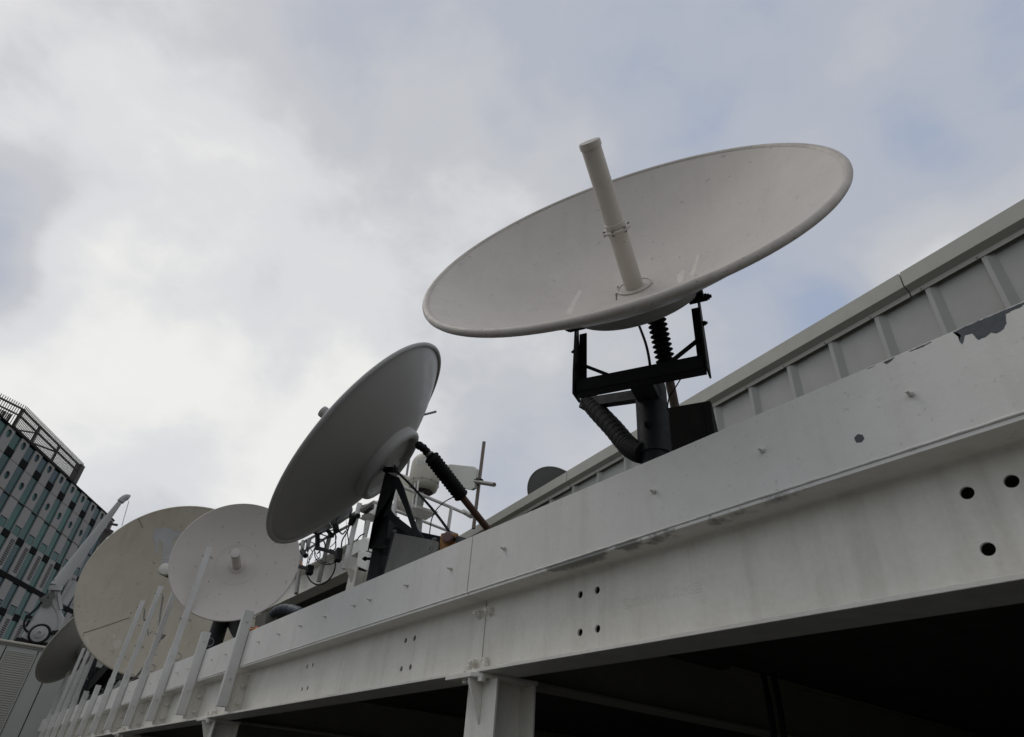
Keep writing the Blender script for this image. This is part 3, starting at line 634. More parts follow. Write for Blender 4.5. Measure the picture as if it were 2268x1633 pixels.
MB().prism(poly([(925, 255), (1012, 300), (1012, 400), (975, 545), (965, 615), (818, 690), (778, 912), (850, 560)], cA, Yp), (0, 0.006, 0)).build('yoke_plate', DARK, mid, smooth=0, bevel=0.001)
MB().prism(poly([(818, 690), (965, 615), (948, 720), (940, 900), (780, 905)], cA, Yp + 0.03), (0, 0.10, 0)).build('yoke_box', DARK, mid, smooth=0, bevel=0.002)
MB().prism(poly([(960, 290), (1035, 300), (1075, 380), (1145, 600), (1195, 740), (1240, 800), (1250, 815), (1170, 800), (1140, 720), (1085, 560), (1010, 390)], cA, Yp - 0.04), (0, 0.008, 0)).build('strap', DARK, mid, smooth=0, bevel=0.001)
MB().prism(poly([(968, 575), (1005, 625), (1140, 730), (1180, 810), (1130, 800), (1040, 730), (945, 650)], cA, Yp - 0.02), (0, 0.008, 0)).build('strap', DARK, mid, smooth=0, bevel=0.001)
MB().bar(atY(*cA(920, 745), Yp + 0.12), atY(*cA(1420, 860), Yp + 0.12), 0.05, 0.085).build('rear_arm', DARK, mid, smooth=0, bevel=0.002)
pA, pB = atY(*cA(925, 240), 2.25), atY(*cA(1010, 240), 2.25)
pv = MB().tube([pA, pB], 0.028, 16); pv.tube([atY(*cA(915, 215), 2.24), atY(*cA(945, 250), 2.24)], 0.015, 10); pv.tube([atY(*cA(1005, 205), 2.2), atY(*cA(1030, 270), 2.2)], 0.009, 10); pv.build('pivot', RUBBER, mid)
MB().nut(atY(*cA(990, 300), Yp - 0.045), (0.5, -0.85, 0), 0.022, 0.014, 0.006).build('bolt', RUBBER, mid)
for q in [(1010, 765), (1345, 835)]: MB().nut(atY(*cA(*q), Yp - 0.05), (0.3, -0.95, 0), 0.024, 0.012, 0.006).build('bolt', STEEL, mid)
for q in [(955, 850), (940, 940), (905, 1095)]: MB().bar(atY(*cA(q[0] - 25, q[1]), 2.26), atY(*cA(q[0] + 25, q[1]), 2.26), 0.03, 0.05).build('clamp_lug', RUBBER, mid)
# actuator with bellows
a0, a1, a2, a3, a4 = [atY(*c13(*q), Y) for q, Y in (((950, 222), 2.36), ((1100, 350), 2.53), ((1130, 380), 2.55), ((1540, 910), 3.05), ((1900, 1360), 3.55))]
MB().tube(smoothpath([a0, atY(*c13(1030, 270), 2.46), a1], 5), [0.014] + [0.038 + 0.004 * math.sin(k * 2) for k in range(9)] + [0.035], 14).build('gaiter', RUBBER, mid)
MB().tube([atY(*c13(1108, 352), 2.535), atY(*c13(1122, 368), 2.545)], 0.043, 18).build('hose_clip', STEEL, mid)
bellows(mid, a2, a3, 0.038, 0.076, 14)
MB().tube([a3, a4], 0.036, 20).build('actuator_tube', RUST, mid)
MB().tube(smoothpath([atY(*c13(*q), 2.18) for q in [(650, 550), (800, 690), (980, 880), (1180, 1110), (1330, 1310), (1440, 1470)]], 6), 0.010, 10).build('cable', RUBBER, mid)
fb = MB().prism([midV - midN * 0.10 + axM * a + axM.cross(midN) * b_ for a, b_ in ((0.02, -0.06), (0.19, -0.02), (0.19, 0.04), (0.02, 0.05))], -midN * 0.006); fb.build('bracket_plate', DISHB, mid)

# galvanised cover plate with its folded edge
gp = poly([(1003, 775), (1325, 835), (1368, 850), (1372, 880), (1362, 960), (1355, 1200), (905, 1250), (915, 1110)], cA, 2.10)
go = MB().prism(gp, (0, 0.012, 0)).build('cover_plate', GALV, smooth=0, bevel=0.002); tag(go, 'galvanised steel cover plate behind the beam, under the middle dish', 'cover plate')
MB().prism(poly([(988, 770), (1003, 775), (915, 1112), (905, 1112)], cA, 2.098), (0, 0.05, 0)).build('folded_edge', DARK, go, smooth=0)
ow = atY(*cA(1303, 900), 2.10)
MB().lathe(ow, (0, -1, 0), [(0, 0), (0.040, 0), (0.040, 0.003), (0.032, 0.004), (0.017, 0.004), (0.017, 0.010), (0, 0.010)], 24).build('washer', STEEL, go)

# yellow stop button box and the grey motor behind it
pb = atY(*c13(1365, 1480), 2.16)
yb_ = empty('stop_button_box', pb, 'yellow control box with a faded red push button, on top of the beam', 'control box')
bn = Vector((0.72, -0.69, 0)); bs = Vector((0.69, 0.72, 0))
MB().obox(pb - bn * 0.03 - Vector((0, 0, 0.02)), bs * 0.062, bn * 0.035, Vector((0, 0, 0.07))).build('housing', YEL, yb_, bevel=0.012, bseg=3)
MB().lathe(pb + bn * 0.004 + Vector((0, 0, 0.004)), bn, [(0, 0), (0.026, 0), (0.026, 0.014), (0.024, 0.022), (0.038, 0.026), (0.038, 0.044), (0.030, 0.052), (0, 0.054)], 24).build('push_button', REDB, yb_)
pm = atY(*c13(1560, 1480), 2.30)
mo = MB().prism([atY(*c13(*q), 2.18) for q in [(1455, 1445), (1485, 1425), (1590, 1452), (1600, 1500), (1560, 1600), (1455, 1600)]], (0, 0.08, 0)).build('motor_housing', mat('slate_motor', (0.05, 0.055, 0.062), 0.5)); tag(mo, 'slate grey motor housing next to the yellow control box', 'motor')

# --- third dish, facing the camera
d3s = 0.88
d3C = Vector((0, 0, CZ)) + d3s * Vector((-11.17, 2.543, 3.098)); d3N = Vector((.925, -.372, .080)).normalized()
cB = lambda x, y: (244.4 + .2702 * x, 1069.4 + .2702 * y)
p3 = Vector((-10.33, 2.42, 0))
d3 = empty('satellite_dish', (p3.x, p3.y, 2.61), 'round pinkish white dish facing the camera with a short feed tube', 'satellite dish', 'rooftop satellite dishes')
DISHP = mat('pinkish_dish_paint', (0.585, 0.545, 0.50), 0.5, var=0.3, vscale=1.6, var_col=(0.48, 0.44, 0.40), speck=0.35, speck_scale=12, speck_col=(0.2, 0.17, 0.14), bump=0.08)
d3V = dish_parts(d3, d3C, d3N, d3s, 0.30, 0.56, shell=DISHP, collar=False, feed_r=0.070, tube_r=0.012); d3C = d3C + d3N * (0.012 * d3s * 0.6)
MB().tube([(p3.x, p3.y, 2.61), (p3.x, p3.y, 4.3)], 0.11, 24).build('pole', DARK, d3)
MB().obox((p3.x + 0.05, p3.y, d3V.z - 0.1), (0.1, 0, 0), (0, 0.16, 0), (0, 0, 0.2)).build('mount', DARK, d3, smooth=0)
MB().prism(poly([(930, 1120), (1040, 1120), (1050, 1300), (1000, 1260), (960, 1180)], cB, 2.50), (0, 0.1, 0)).build('bracket', RUBBER, d3, smooth=0)
bolts_on(d3, d3C, d3N, d3s, 0.30, [cB(*q) for q in [(805, 810), (893, 915), (1040, 942), (1190, 880), (1280, 752), (1052, 490), (1190, 517), (1437, 517)]], STEEL, 0.008)

# --- fourth dish, large and beige
d4s = 2.0
d4C = Vector((0, 0, CZ)) + d4s * Vector((-8.216, 1.357, 1.844)); d4N = Vector((.951, -.280, .132)).normalized()
d4 = empty('satellite_dish', (d4C.x - 1.3, d4C.y + 0.5, 2.61), 'big beige dish with overpainted patches and seams, behind the pinkish dish', 'satellite dish', 'rooftop satellite dishes')
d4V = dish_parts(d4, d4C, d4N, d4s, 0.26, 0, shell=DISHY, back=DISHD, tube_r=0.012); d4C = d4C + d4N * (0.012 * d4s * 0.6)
fx4, fy4, _ = frame(d4N)
# feed on a slim mast in front of the bowl
c1 = lambda x, y: (.262 * x, 855.6 + .262 * y)
c2 = lambda x, y: (.2702 * x, 1191.7 + .2702 * y)
hf = atD(366, 1262, (RW.transposed() @ (d4C - CAM)).z * -1 - 0.7); 
MB().lathe(hf, d4N, [(0, -0.06), (0.12, -0.05), (0.135, 0.0), (0.125, 0.05), (0.08, 0.07), (0, 0.075)], 32).build('feed_horn', mat('feed_cover_white', (0.62, 0.6, 0.53), 0.5, var=0.2, vscale=20), d4)

def on_bowl(px, py, c, n, Rr, dp, lift=0.004):
    c, n = Vector(c), Vector(n).normalized(); V = c - n * dp * Rr; rad = Rr * 0.988; d = ray(px, py); a = dp * Rr / rad ** 2
    best = None; prev = None
    for k in range(800, 9000):
        t = k * 0.004 if Rr > 1.5 else 1.5 + k * 0.0012; p = CAM + d * t; h = (p - V).dot(n); rr = ((p - V) - n * h).length; g_ = h - a * rr * rr
        if prev is not None and g_ <= 0 < prev and rr < rad: best = p; break
        prev = g_
    return None if best is None else best + n * lift
FEED_ARM = mat('olive_feed_arm', (0.10, 0.09, 0.05), 0.6)
MB().tube([hf - Vector((0, 0, 0.08)), hf.lerp(on_bowl(470, 1330, d4C, d4N, d4s, 0.26), 0.5), on_bowl(470, 1330, d4C, d4N, d4s, 0.26)], 0.05, 12).build('feed_arm', FEED_ARM, d4)
def seam(root, pix, c, n, Rr, dp, r_, name='panel_seam', m=GAP):
    pts = []
    for a, b in zip(pix, pix[1:]):
        for k in range(8):
            q = on_bowl(a[0] + (b[0] - a[0]) * k / 8, a[1] + (b[1] - a[1]) * k / 8, c, n, Rr, dp)
            if q is not None: pts.append(q)
    if len(pts) > 2: MB().tube(pts, r_, 6).build(name, m, root)
SEAM = mat('grey_seam', (0.12, 0.115, 0.10), 0.8)
seam(d4, [c2(655, 790), c2(870, 720), c2(1090, 645)], d4C, d4N, d4s, 0.26, 0.008, m=SEAM)
seam(d4, [c1(1165, 1115), c1(1190, 1160), c1(1210, 1205)], d4C, d4N, d4s, 0.26, 0.007, m=SEAM)
def bowl_patch(root, outline, c, n, Rr, dp, m, name='overpaint_patch', jit=3.0, st=0.9):
    # irregular thin coat following the bowl: grid cells whose centre lies inside the outline
    def inside(x, y):
        r_ = False
        for i in range(len(outline)):
            (x1, y1), (x2, y2) = outline[i], outline[i - 1]
            if (y1 > y) != (y2 > y) and x < (x2 - x1) * (y - y1) / (y2 - y1) + x1: r_ = not r_
        return r_
    xs = [p[0] for p in outline]; ys = [p[1] for p in outline]; cache = {}; mb = MB()
    nx = int((max(xs) - min(xs) + 8) / st); ny = int((max(ys) - min(ys) + 8) / st)
    def vert(i, j):
        if (i, j) not in cache:
            q = on_bowl(min(xs) - 4 + i * st, min(ys) - 4 + j * st, c, n, Rr, dp, 0.006 if Rr > 1.5 else 0.0015); cache[(i, j)] = None if q is None else len(mb.v)
            if q is not None: mb.v.append(q)
        return cache[(i, j)]
    for i in range(nx):
        for j in range(ny):
            x = min(xs) - 4 + (i + .5) * st; y = min(ys) - 4 + (j + .5) * st
            jx = jit * noise.noise(Vector((x * 0.22, y * 0.22, 3))); jy = jit * noise.noise(Vector((x * 0.22, y * 0.22, 8)))
            if inside(x + jx, y + jy):
                f = [vert(i, j), vert(i + 1, j), vert(i + 1, j + 1), vert(i, j + 1)]
                if None not in f: mb.f.append(tuple(f))
    if mb.f: mb.build(name, m, root, smooth=60)
bowl_patch(d4, [cB(*q) for q in [(345, 460), (360, 380), (400, 365), (560, 395), (585, 400), (575, 440), (500, 470), (520, 520), (505, 560), (495, 650), (480, 680), (410, 690), (430, 600), (425, 500), (400, 470), (390, 560), (370, 585), (358, 570), (375, 490)]], d4C, d4N, d4s, 0.26, PATCH)
STREAK = mat('washed_out_streak', (0.52, 0.49, 0.42), 0.6, var=0.5, vscale=3, var_col=(0.42, 0.38, 0.29))
for q in ([(690, 810), (715, 800), (735, 850), (720, 900), (695, 860)], [(925, 790), (945, 785), (945, 820), (925, 830)], [(930, 850), (985, 830), (1000, 880), (960, 920), (930, 900)]):
    bowl_patch(d4, [c2(*p) for p in q], d4C, d4N, d4s, 0.26, STREAK, 'washed_streak', 2.5)
for q, mm in SMUDGES: bowl_patch(big, [c5(*p) for p in q], bigC, bigN, BR, BDP, mm, 'smudge', 2.0)
# mount of the beige dish
mb_ = MB(); pc = atY(*c2(830, 1150), 2.45)
mb_.tube([(pc.x, pc.y, 2.61), (pc.x, pc.y, 3.6)], 0.09, 16); mb_.build('pole', RUBBER, d4)
MB().bar((pc.x, pc.y, 3.45), d4V - d4N * 0.12, 0.45, 0.35).build('mount_frame', RUBBER, d4, smooth=0)
MB().prism(poly([(750, 1150), (770, 1050), (930, 1110), (1130, 1150), (1120, 1165), (900, 1160), (860, 1230), (800, 1330), (710, 1340), (730, 1290), (810, 1180)], c2, 2.5), (0, 0.12, 0)).build('lower_bracket', RUBBER, d4, smooth=0)
bolts_on(d4, d4C, d4N, d4s, 0.26, [c2(*q) for q in [(1073, 615), (1140, 718), (1232, 778), (1345, 802), (1262, 205)]], STEEL, 0.018)

# --- fifth dish at far left, seen from behind
d5s = 1.38
d5C = Vector((0, 0, CZ)) + d5s * Vector((-16.49, 1.333, 2.333)); d5N = Vector((-.444, -.773, .453)).normalized()
d5 = empty('satellite_dish', (d5C.x + 0.2, d5C.y + 0.6, 2.61), 'dark dish seen from behind at the far left, half hidden by the beige dish', 'satellite dish', 'rooftop satellite dishes')
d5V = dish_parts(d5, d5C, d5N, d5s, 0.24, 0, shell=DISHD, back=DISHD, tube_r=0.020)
MB().tube([(d5C.x + 0.2, d5C.y + 0.6, 2.61), (d5V.x - d5N.x * 0.2, d5V.y - d5N.y * 0.2, d5V.z - 0.2)], 0.09, 16).build('pole', DARK, d5)
xx5, yy5, _ = frame(d5N)
pts = []
for k in range(14):
    u = -0.95 + 1.2 * k / 13; a = u * d5s; p = d5V + (xx5 * a * 0.98) + d5N * (0.24 * d5s * u * u - 0.022) ; pts.append(p)
MB().tube(pts, 0.018, 8).build('back_seam', DISHB, d5)

# --- dish behind the parapet
d6s = 0.75
d6C = Vector((0, 0, CZ)) + d6s * Vector((-13.622, 11.518, 7.825)); d6N = Vector((-.128, .663, .737)).normalized()
d6 = empty('satellite_dish', (d6C.x + 0.1, d6C.y - 0.3, 5.9), 'dark round dish top peeping over the grey parapet', 'satellite dish', 'rooftop satellite dishes')
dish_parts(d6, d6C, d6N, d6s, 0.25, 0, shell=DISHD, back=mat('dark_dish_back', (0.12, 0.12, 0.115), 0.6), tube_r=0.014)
MB().tube([(d6C.x + 0.1, d6C.y - 0.3, 5.9), (d6C.x + 0.1, d6C.y - 0.2, d6C.z - 0.25)], 0.05, 12).build('pole', DARK, d6)

# ------------------------------------------------------------------ grey parapet building on the right
wd = Vector((-0.99364, 0.11261, 0)); wn = Vector((0.11261, 0.99364, 0)); WD = 6.0
def wp(s, n_, z): return wd * s + wn * (WD + n_) + Vector((0, 0, z))
def wprism(mb, s0, s1, prof):
    mb.prism([wp(s0, n_, z) for n_, z in prof], wd * (s1 - s0)); return mb
par = empty('parapet_building', wp(4, 2, 2.6), 'grey ribbed rooftop wall with a folded metal capping, right side', 'building')
zt_, zc1, zc2 = 6.736, 6.50, 6.432
wprism(MB(), -3.0, 16.0, [(0.14, 2.6), (0.14, zc2 + 0.05), (0.30, zc2 + 0.05), (0.30, 2.6)]).build('wall', CLAD, par, smooth=0)
joints = [-3.0, 2.33, 8.66, 16.0]
for a, b in zip(joints, joints[1:]):
    lo = a + 0.012; dz = 0.0 if b < 9 else -0.012
    wprism(MB(), lo, b - 0.0, [(0.0, zt_ + dz), (0.0, zc1 + 0.035), (0.075, zc1 - 0.012), (0.075, zc2 + dz), (0.085, zc2), (0.085, zc1 - 0.02), (0.14, zc1 + 0.02), (0.40, zc1 + 0.02), (0.40, zt_ - 0.02)]).build('capping', COPE, par, smooth=0, bevel=0.003)
ribs = [-1.4, -0.75, -0.2, 0.40, 0.99, 1.60, 2.17, 2.753, 3.346, 3.945, 4.561, 5.20, 5.85, 6.5, 7.15, 7.87, 8.59, 9.32, 10.04, 10.7, 11.4, 12.1, 12.8, 13.5]
for s_ in ribs:
    mb = MB(); w0 = 0.022
    mb.prism([wp(s_ + w0 + 0.02, 0.141, 2.62), wp(s_ + w0, 0.085, 2.62), wp(s_ - w0, 0.085, 2.62), wp(s_ - w0 - 0.07, 0.141, 2.62)], Vector((0, 0, zc2 + 0.03 - 2.62)))
    mb.build('rib', CLAD, par, smooth=0)
    MB().lathe(wp(s_ + 0.05, 0.075, zc2 + 0.02), -wn, [(0, 0), (0.012, 0), (0.010, 0.006), (0, 0.008)], 10).build('screw', STEEL, par)

# ------------------------------------------------------------------ raised platform behind the middle dish
YP = 4.5
cC = lambda x, y: (647.8 + x * .13845, 1087.8 + y * .13845)     # crop 1060,1780 at 4.414
zl = atY(*cC(450, 1482), YP).z
plx1 = atY(*cC(1200, 1150), YP).x
bm0 = empty('platform_beam', (-16, YP, zl), 'pale steel beam along the edge of the raised platform behind the dishes', 'beam')
xa, xb = -24.0, atY(*cC(930, 1200), YP).x
MB().box((xa, YP, zl), (xb, YP + 0.30, zl + 0.03)).build('bottom_flange', W_BEAR, bm0, bevel=0.003)
MB().box((xa, YP + 0.14, zl + 0.03), (xb, YP + 0.155, zl + 0.55)).build('web', W_BEAM, bm0)
MB().box((xa, YP, zl + 0.55), (xb, YP + 0.30, zl + 0.58)).build('top_flange', W_BEAM, bm0, bevel=0.003)
dkz = MB().box((xa, YP + 0.32, zl + 0.3), (xb, 9.0, zl + 0.5)).build('platform_deck', UNDER_DARK, smooth=0); tag(dkz, 'dark underside of the raised platform behind the pale beam', 'platform')
bk = MB().box((xa, 8.6, 2.6), (xb, 8.8, zl + 0.28)).build('plant_room_wall', UNDER_DARK, smooth=0); tag(bk, 'dark wall in the shade beneath the raised platform', 'wall')
pcx = atY(*cC(905, 1500), YP)
pco = empty('platform_column', (pcx.x, YP + 0.1, 2.6), 'cream steel column carrying the platform, left of the middle dish pole', 'column')
MB().box((pcx.x - 0.16, YP + 0.02, 2.6), (pcx.x + 0.16, YP + 0.045, zl - 0.002)).box((pcx.x - 0.02, YP + 0.045, 2.6), (pcx.x + 0.02, YP + 0.25, zl - 0.002)).box((pcx.x - 0.16, YP + 0.25, 2.6), (pcx.x + 0.16, YP + 0.275, zl - 0.002)).build('shaft', W_BEAR, pco, bevel=0.003)
MB().prism([(pcx.x + 0.02, YP + 0.0195, zl - 0.03), (pcx.x + 0.02, YP - 0.14, zl - 0.03), (pcx.x + 0.02, YP + 0.0195, zl - 0.25)], (0.03, 0, 0)).build('gusset', W_BEAR, pco)
# junction boxes on the platform edge
jb = MB().prism(poly([(975, 830), (1160, 735), (1225, 790), (1230, 960), (1080, 960), (930, 1045)], cC, YP - 0.15), (0, 0.35, 0)).build('junction_box', W_POST, smooth=0, bevel=0.01); tag(jb, 'upper cream junction box on the platform edge beside the middle dish pole', 'box', 'cream boxes on the platform edge')
jb = MB().prism(poly([(1050, 975), (1105, 950), (1230, 985), (1180, 1270), (1050, 1210), (1020, 1200)], cC, YP - 0.18), (0, 0.3, 0)).build('junction_box', W_POST, smooth=0, bevel=0.01); tag(jb, 'lower cream junction box fixed under the upper one, above the cream column', 'box', 'cream boxes on the platform edge')
# railing posts and rails of the front edge
rl = empty('platform_railing', atY(*cC(450, 1450), YP), 'pale tube railing along the front of the platform, draped in cables', 'railing')
def tb(name, zs, f, Y, r_, m, root, n=12, sm=True):
    Ys = Y if isinstance(Y, (list, tuple)) else [Y] * len(zs)
    pts = [atY(*f(*q), y) for q, y in zip(zs, Ys)]
    if len(pts) > 2 and sm: pts = smoothpath(pts, 6)
    return MB().tube(pts, r_, n).build(name, m, root)
tb('top_rail', [(-200, 1010), (120, 850), (600, 585), (1050, 320), (1300, 175)], cC, YP, 0.030, GREYP, rl, sm=False)
tb('mid_rail', [(-200, 1180), (200, 960), (560, 735), (920, 545)], cC, YP, 0.028, GREYP, rl, sm=False)
for a, b in (((175, 800), (60, 1640)), ((600, 700), (420, 1450)), ((275, 760), (230, 960))):
    tb('post', [a, b], cC, YP - 0.03, 0.045, GREYP, rl)
tb('post', [(1075, 200), (830, 1250)], cC, YP - 0.05, 0.050, W_POST, rl)
tb('post', [(1215, 480), (1150, 760)], cC, YP + 0.3, 0.045, W_POST, rl)
# side railing running back
r2 = empty('side_railing', atY(*c13(600, 1290), 5.0), 'cream handrail running back from the platform edge, right of the middle dish', 'railing')
tb('top_rail', [(560, 690), (780, 790), (1400, 1050), (1690, 1180)], c13, [4.6, 5.0, 6.4, 7.2], 0.034, W_POST, r2, sm=False)
tb('mid_rail', [(380, 975), (610, 1075), (1150, 1280), (1480, 1410)], c13, [4.6, 5.0, 6.2, 6.9], 0.028, W_POST, r2, sm=False)
tb('post', [(690, 820), (600, 1310)], c13, 4.95, 0.034, W_POST, r2)
tb('post', [(1400, 1050), (1345, 1420)], c13, 6.4, 0.036, W_POST, r2)
tb('clamp', [(1560, 1105), (1660, 1165)], c13, 6.9, 0.055, GREYP, r2)
# radome
rbp = atY(*c13(1035, 745), 5.6); S_ = 0.0
wpx = (RW.transposed() @ (rbp - CAM)).z * -1 / F_; rr_ = 34 * wpx
rad_ = empty('radome_antenna', rbp, 'cream domed antenna cover with faint white lettering behind the bellows strut', 'antenna')
prof = [(rr_ * 0.98, 0), (rr_ * 1.0, 0.04), (rr_ * 0.99, 1.35 * rr_)]
for k in range(1, 9): prof.append((rr_ * 0.97 * math.cos(R(11.25 * k)), 1.38 * rr_ + 0.75 * rr_ * math.sin(R(11.25 * k))))
MB().lathe(rbp, (0, 0, 1), prof, 40).build('dome', RADOME, rad_, smooth=50)
MB().lathe(rbp - Vector((0, 0, 0.17)), (0, 0, 1), [(0, 0.0), (rr_ * 0.72, 0.0), (rr_ * 0.90, 0.05), (rr_ * 0.97, 0.13), (rr_ * 0.97, 0.165), (rr_ * 0.5, 0.168)], 40).build('base', mat('radome_base', (0.42, 0.40, 0.33), 0.5, var=0.3, vscale=9), rad_, smooth=50)
MB().lathe(rbp - Vector((0, 0, 0.178)), (0, 0, 1), [(0, 0), (rr_ * 0.68, 0), (rr_ * 0.68, 0.006)], 40).build('base_plate', TBROWN, rad_)
for k in range(10):
    a = R(36 * k); MB().box((rbp.x + rr_ * math.cos(a) - 0.006, rbp.y + rr_ * math.sin(a) - 0.006, rbp.z - 0.02), (rbp.x + rr_ * math.cos(a) + 0.006, rbp.y + rr_ * math.sin(a) + 0.006, rbp.z + 0.03)).build('clip', STEEL, rad_)
me = text_mesh('EMS', 0.16, 0.001); wv = MB(); xs = [v.co.x for v in me.vertices]; xm = (max(xs) + min(xs)) / 2
tcn = atY(*c13(935, 520), 5.45); ang0 = math.atan2(tcn.y - rbp.y, tcn.x - rbp.x)
ang0 = math.atan2(-rbp.y, -rbp.x) - 0.30
ks = rr_ * 0.80 / (max(xs) - min(xs))
for v in me.vertices:
    a = ang0 + (v.co.x - xm) * ks / rr_ ; rad2 = rr_ * 1.0 + 0.003 + v.co.z
    wv.v.append(Vector((rbp.x + rad2 * math.cos(a), rbp.y + rad2 * math.sin(a), rbp.z + rr_ * 0.98 + v.co.y * ks)))
wv.f = [tuple(f.vertices) for f in me.polygons]; wv.build('lettering', WTEXT, rad_, smooth=0)
MB().tube([rbp - Vector((0, 0, 0.17)), rbp - Vector((0.0, 0, 1.6))], 0.045, 14).build('mast', GREYP, rad_)
# flat panel antenna
fp = empty('panel_antenna', atY(*c13(1540, 650), 5.9), 'flat off-white panel antenna with clipped corners, right of the domed cover', 'antenna')
MB().prism(poly([(1345, 500), (1380, 480), (1690, 512), (1735, 550), (1702, 792), (1660, 818), (1560, 800), (1300, 745)], c13, 5.9), (0, 0.06, 0)).build('panel', mat('panel_white', (0.52, 0.53, 0.48), 0.5, var=0.15, vscale=3), fp, smooth=0, bevel=0.008)
tb('rear_arm', [(1560, 640), (1770, 690)], c13, 6.0, 0.03, RUBBER, fp)
# pipe mast with cross arm
ms = empty('pipe_mast', atY(*c13(1690, 1290), 6.0), 'thin rusty pipe mast with a short cross arm, right of the panel antenna', 'mast')
tb('pole', [(1830, 190), (1690, 1330)], c13, 6.0, 0.034, mat('grimy_mast', (0.16, 0.15, 0.125), 0.5, metal=0.2, var=0.7, vscale=4, var_col=(0.16, 0.09, 0.06)), ms)
tb('cross_arm', [(1715, 712), (1965, 752)], c13, 5.93, 0.040, mat('dull_arm', (0.19, 0.18, 0.16), 0.5, var=0.5, vscale=10), ms)
tb('clamp', [(1725, 690), (1792, 708)], c13, 5.95, 0.052, RUBBER, ms)
# rod showing past the edge of the middle dish
rd = empty('pipe_mast', atY(*c4(1000, 800), 6.5), 'thin pipe whose end sticks out past the right edge of the middle dish', 'mast')
tb('cross_arm', [(1000, 505), (1108, 478)], c4, 6.5, 0.032, STEEL, rd); tb('pole', [(1000, 440), (930, 900)], c4, 6.55, 0.03, STEEL, rd)
# cabinet and shelf behind the railing
cb_ = empty('equipment_cabinet', atY(*c13(800, 1000), 5.4), 'cream cabinet standing on a grey shelf below the domed antenna cover', 'cabinet')
MB().prism(poly([(700, 590), (960, 700), (880, 1040), (620, 950)], c13, 5.5), (0, 0.25, 0)).build('housing', mat('cabinet_cream', (0.42, 0.41, 0.33), 0.5, var=0.2, vscale=6), cb_, smooth=0, bevel=0.01)
MB().prism(poly([(650, 935), (905, 1040), (1205, 1135), (1060, 1222), (880, 1160), (640, 1060)], c13, 5.45), (0, 0.03, 0.05)).build('shelf', mat('shelf_grey', (0.20, 0.19, 0.165), 0.6, var=0.5, vscale=6), cb_, smooth=0)
tb('post', [(968, 700), (925, 1060)], c13, 5.35, 0.018, W_POST, cb_); tb('post', [(930, 690), (885, 1060)], c13, 5.35, 0.016, W_POST, cb_)
tb('leg', [(985, 900), (945, 1180), (985, 1420)][:2], c13, 5.6, 0.06, GREYP, cb_); tb('leg', [(990, 1180), (970, 1400)], c13, 5.6, 0.055, GREYP, cb_)
# white antenna box left of the pole
wa = empty('box_antenna', atY(*cC(1200, 440), 5.0), 'white box antenna on a post, just left of the middle dish bracket', 'antenna')
MB().prism(poly([(1250, 200), (1400, 130), (1400, 420), (1205, 345), (1090, 400), (1180, 330)], cC, 5.0), (0, 0.4, 0)).build('housing', W_POST, wa, smooth=0, bevel=0.01)
MB().prism(poly([(1060, 440), (1200, 355), (1320, 395), (1300, 490), (1180, 490)], cC, 4.98), (0, 0.02, 0)).build('underside', mat('box_under', (0.2, 0.195, 0.17), 0.6), wa, smooth=0)
MB().tube([atY(*cC(1190, 470), 5.1), atY(*cC(1150, 760), 5.1)], 0.04, 12).build('mast', GREYP, wa)
MB().prism(poly([(1085, 235), (1240, 190), (1230, 260), (1110, 350), (1075, 330)], cC, 4.7), (0, 0.1, 0)).build('bracket', TBROWN, wa, smooth=0)
# cables
ca = empty('hanging_cable', atY(*c13(1115, 1400), 5.2), 'thin black cable looping down from the panel antenna', 'cable')
tb('cable', [(1440, 905), (1300, 985), (1190, 1100), (1135, 1230), (1112, 1410)], c13, 5.3, 0.010, RUBBER, ca)
# small grey dish with tangled cables
sd_ = empty('small_dish', atY(*cC(560, 700), YP - 0.3), 'small grey dish seen from below in the cable tangle, under the middle dish', 'satellite dish')
sc_ = atY(*cC(470, 500), YP - 0.25); MB().lathe(sc_, (-0.25, -0.35, 0.9), [(0, -0.10), (0.30, -0.06), (0.52, 0.02), (0.66, 0.10), (0.66, 0.115), (0.50, 0.04), (0, -0.08)], 56).build('reflector', mat('small_dish_grey', (0.26, 0.27, 0.28), 0.5, var=0.2, vscale=4), sd_)
MB().tube([atY(*cC(565, 470), YP - 0.55), atY(*cC(640, 580), YP - 0.45)], 0.008, 6).build('seam', GREYP, sd_)
MB().bar(atY(*cC(400, 690), YP - 0.3), atY(*cC(400, 930), YP - 0.3), 0.07, 0.07).bar(atY(*cC(385, 905), YP - 0.3), atY(*cC(730, 1010), YP - 0.3), 0.06, 0.07).build('boom', RUBBER, sd_, smooth=0)
MB().bar(atY(*cC(745, 930), YP - 0.3), atY(*cC(725, 1120), YP - 0.3), 0.11, 0.11).build('receiver', RUBBER, sd_, smooth=0, bevel=0.01)
MB().bar(atY(*cC(60, 1200), YP - 0.3), atY(*cC(290, 1250), YP - 0.3), 0.07, 0.07).bar(atY(*cC(285, 1200), YP - 0.3), atY(*cC(265, 1330), YP - 0.3), 0.12, 0.10).build('receiver_arm', RUBBER, sd_, smooth=0)
cbn = empty('cable_bundle', atY(*cC(500, 900), YP - 0.12), 'tangle of black cables looped over the platform railing', 'cable')
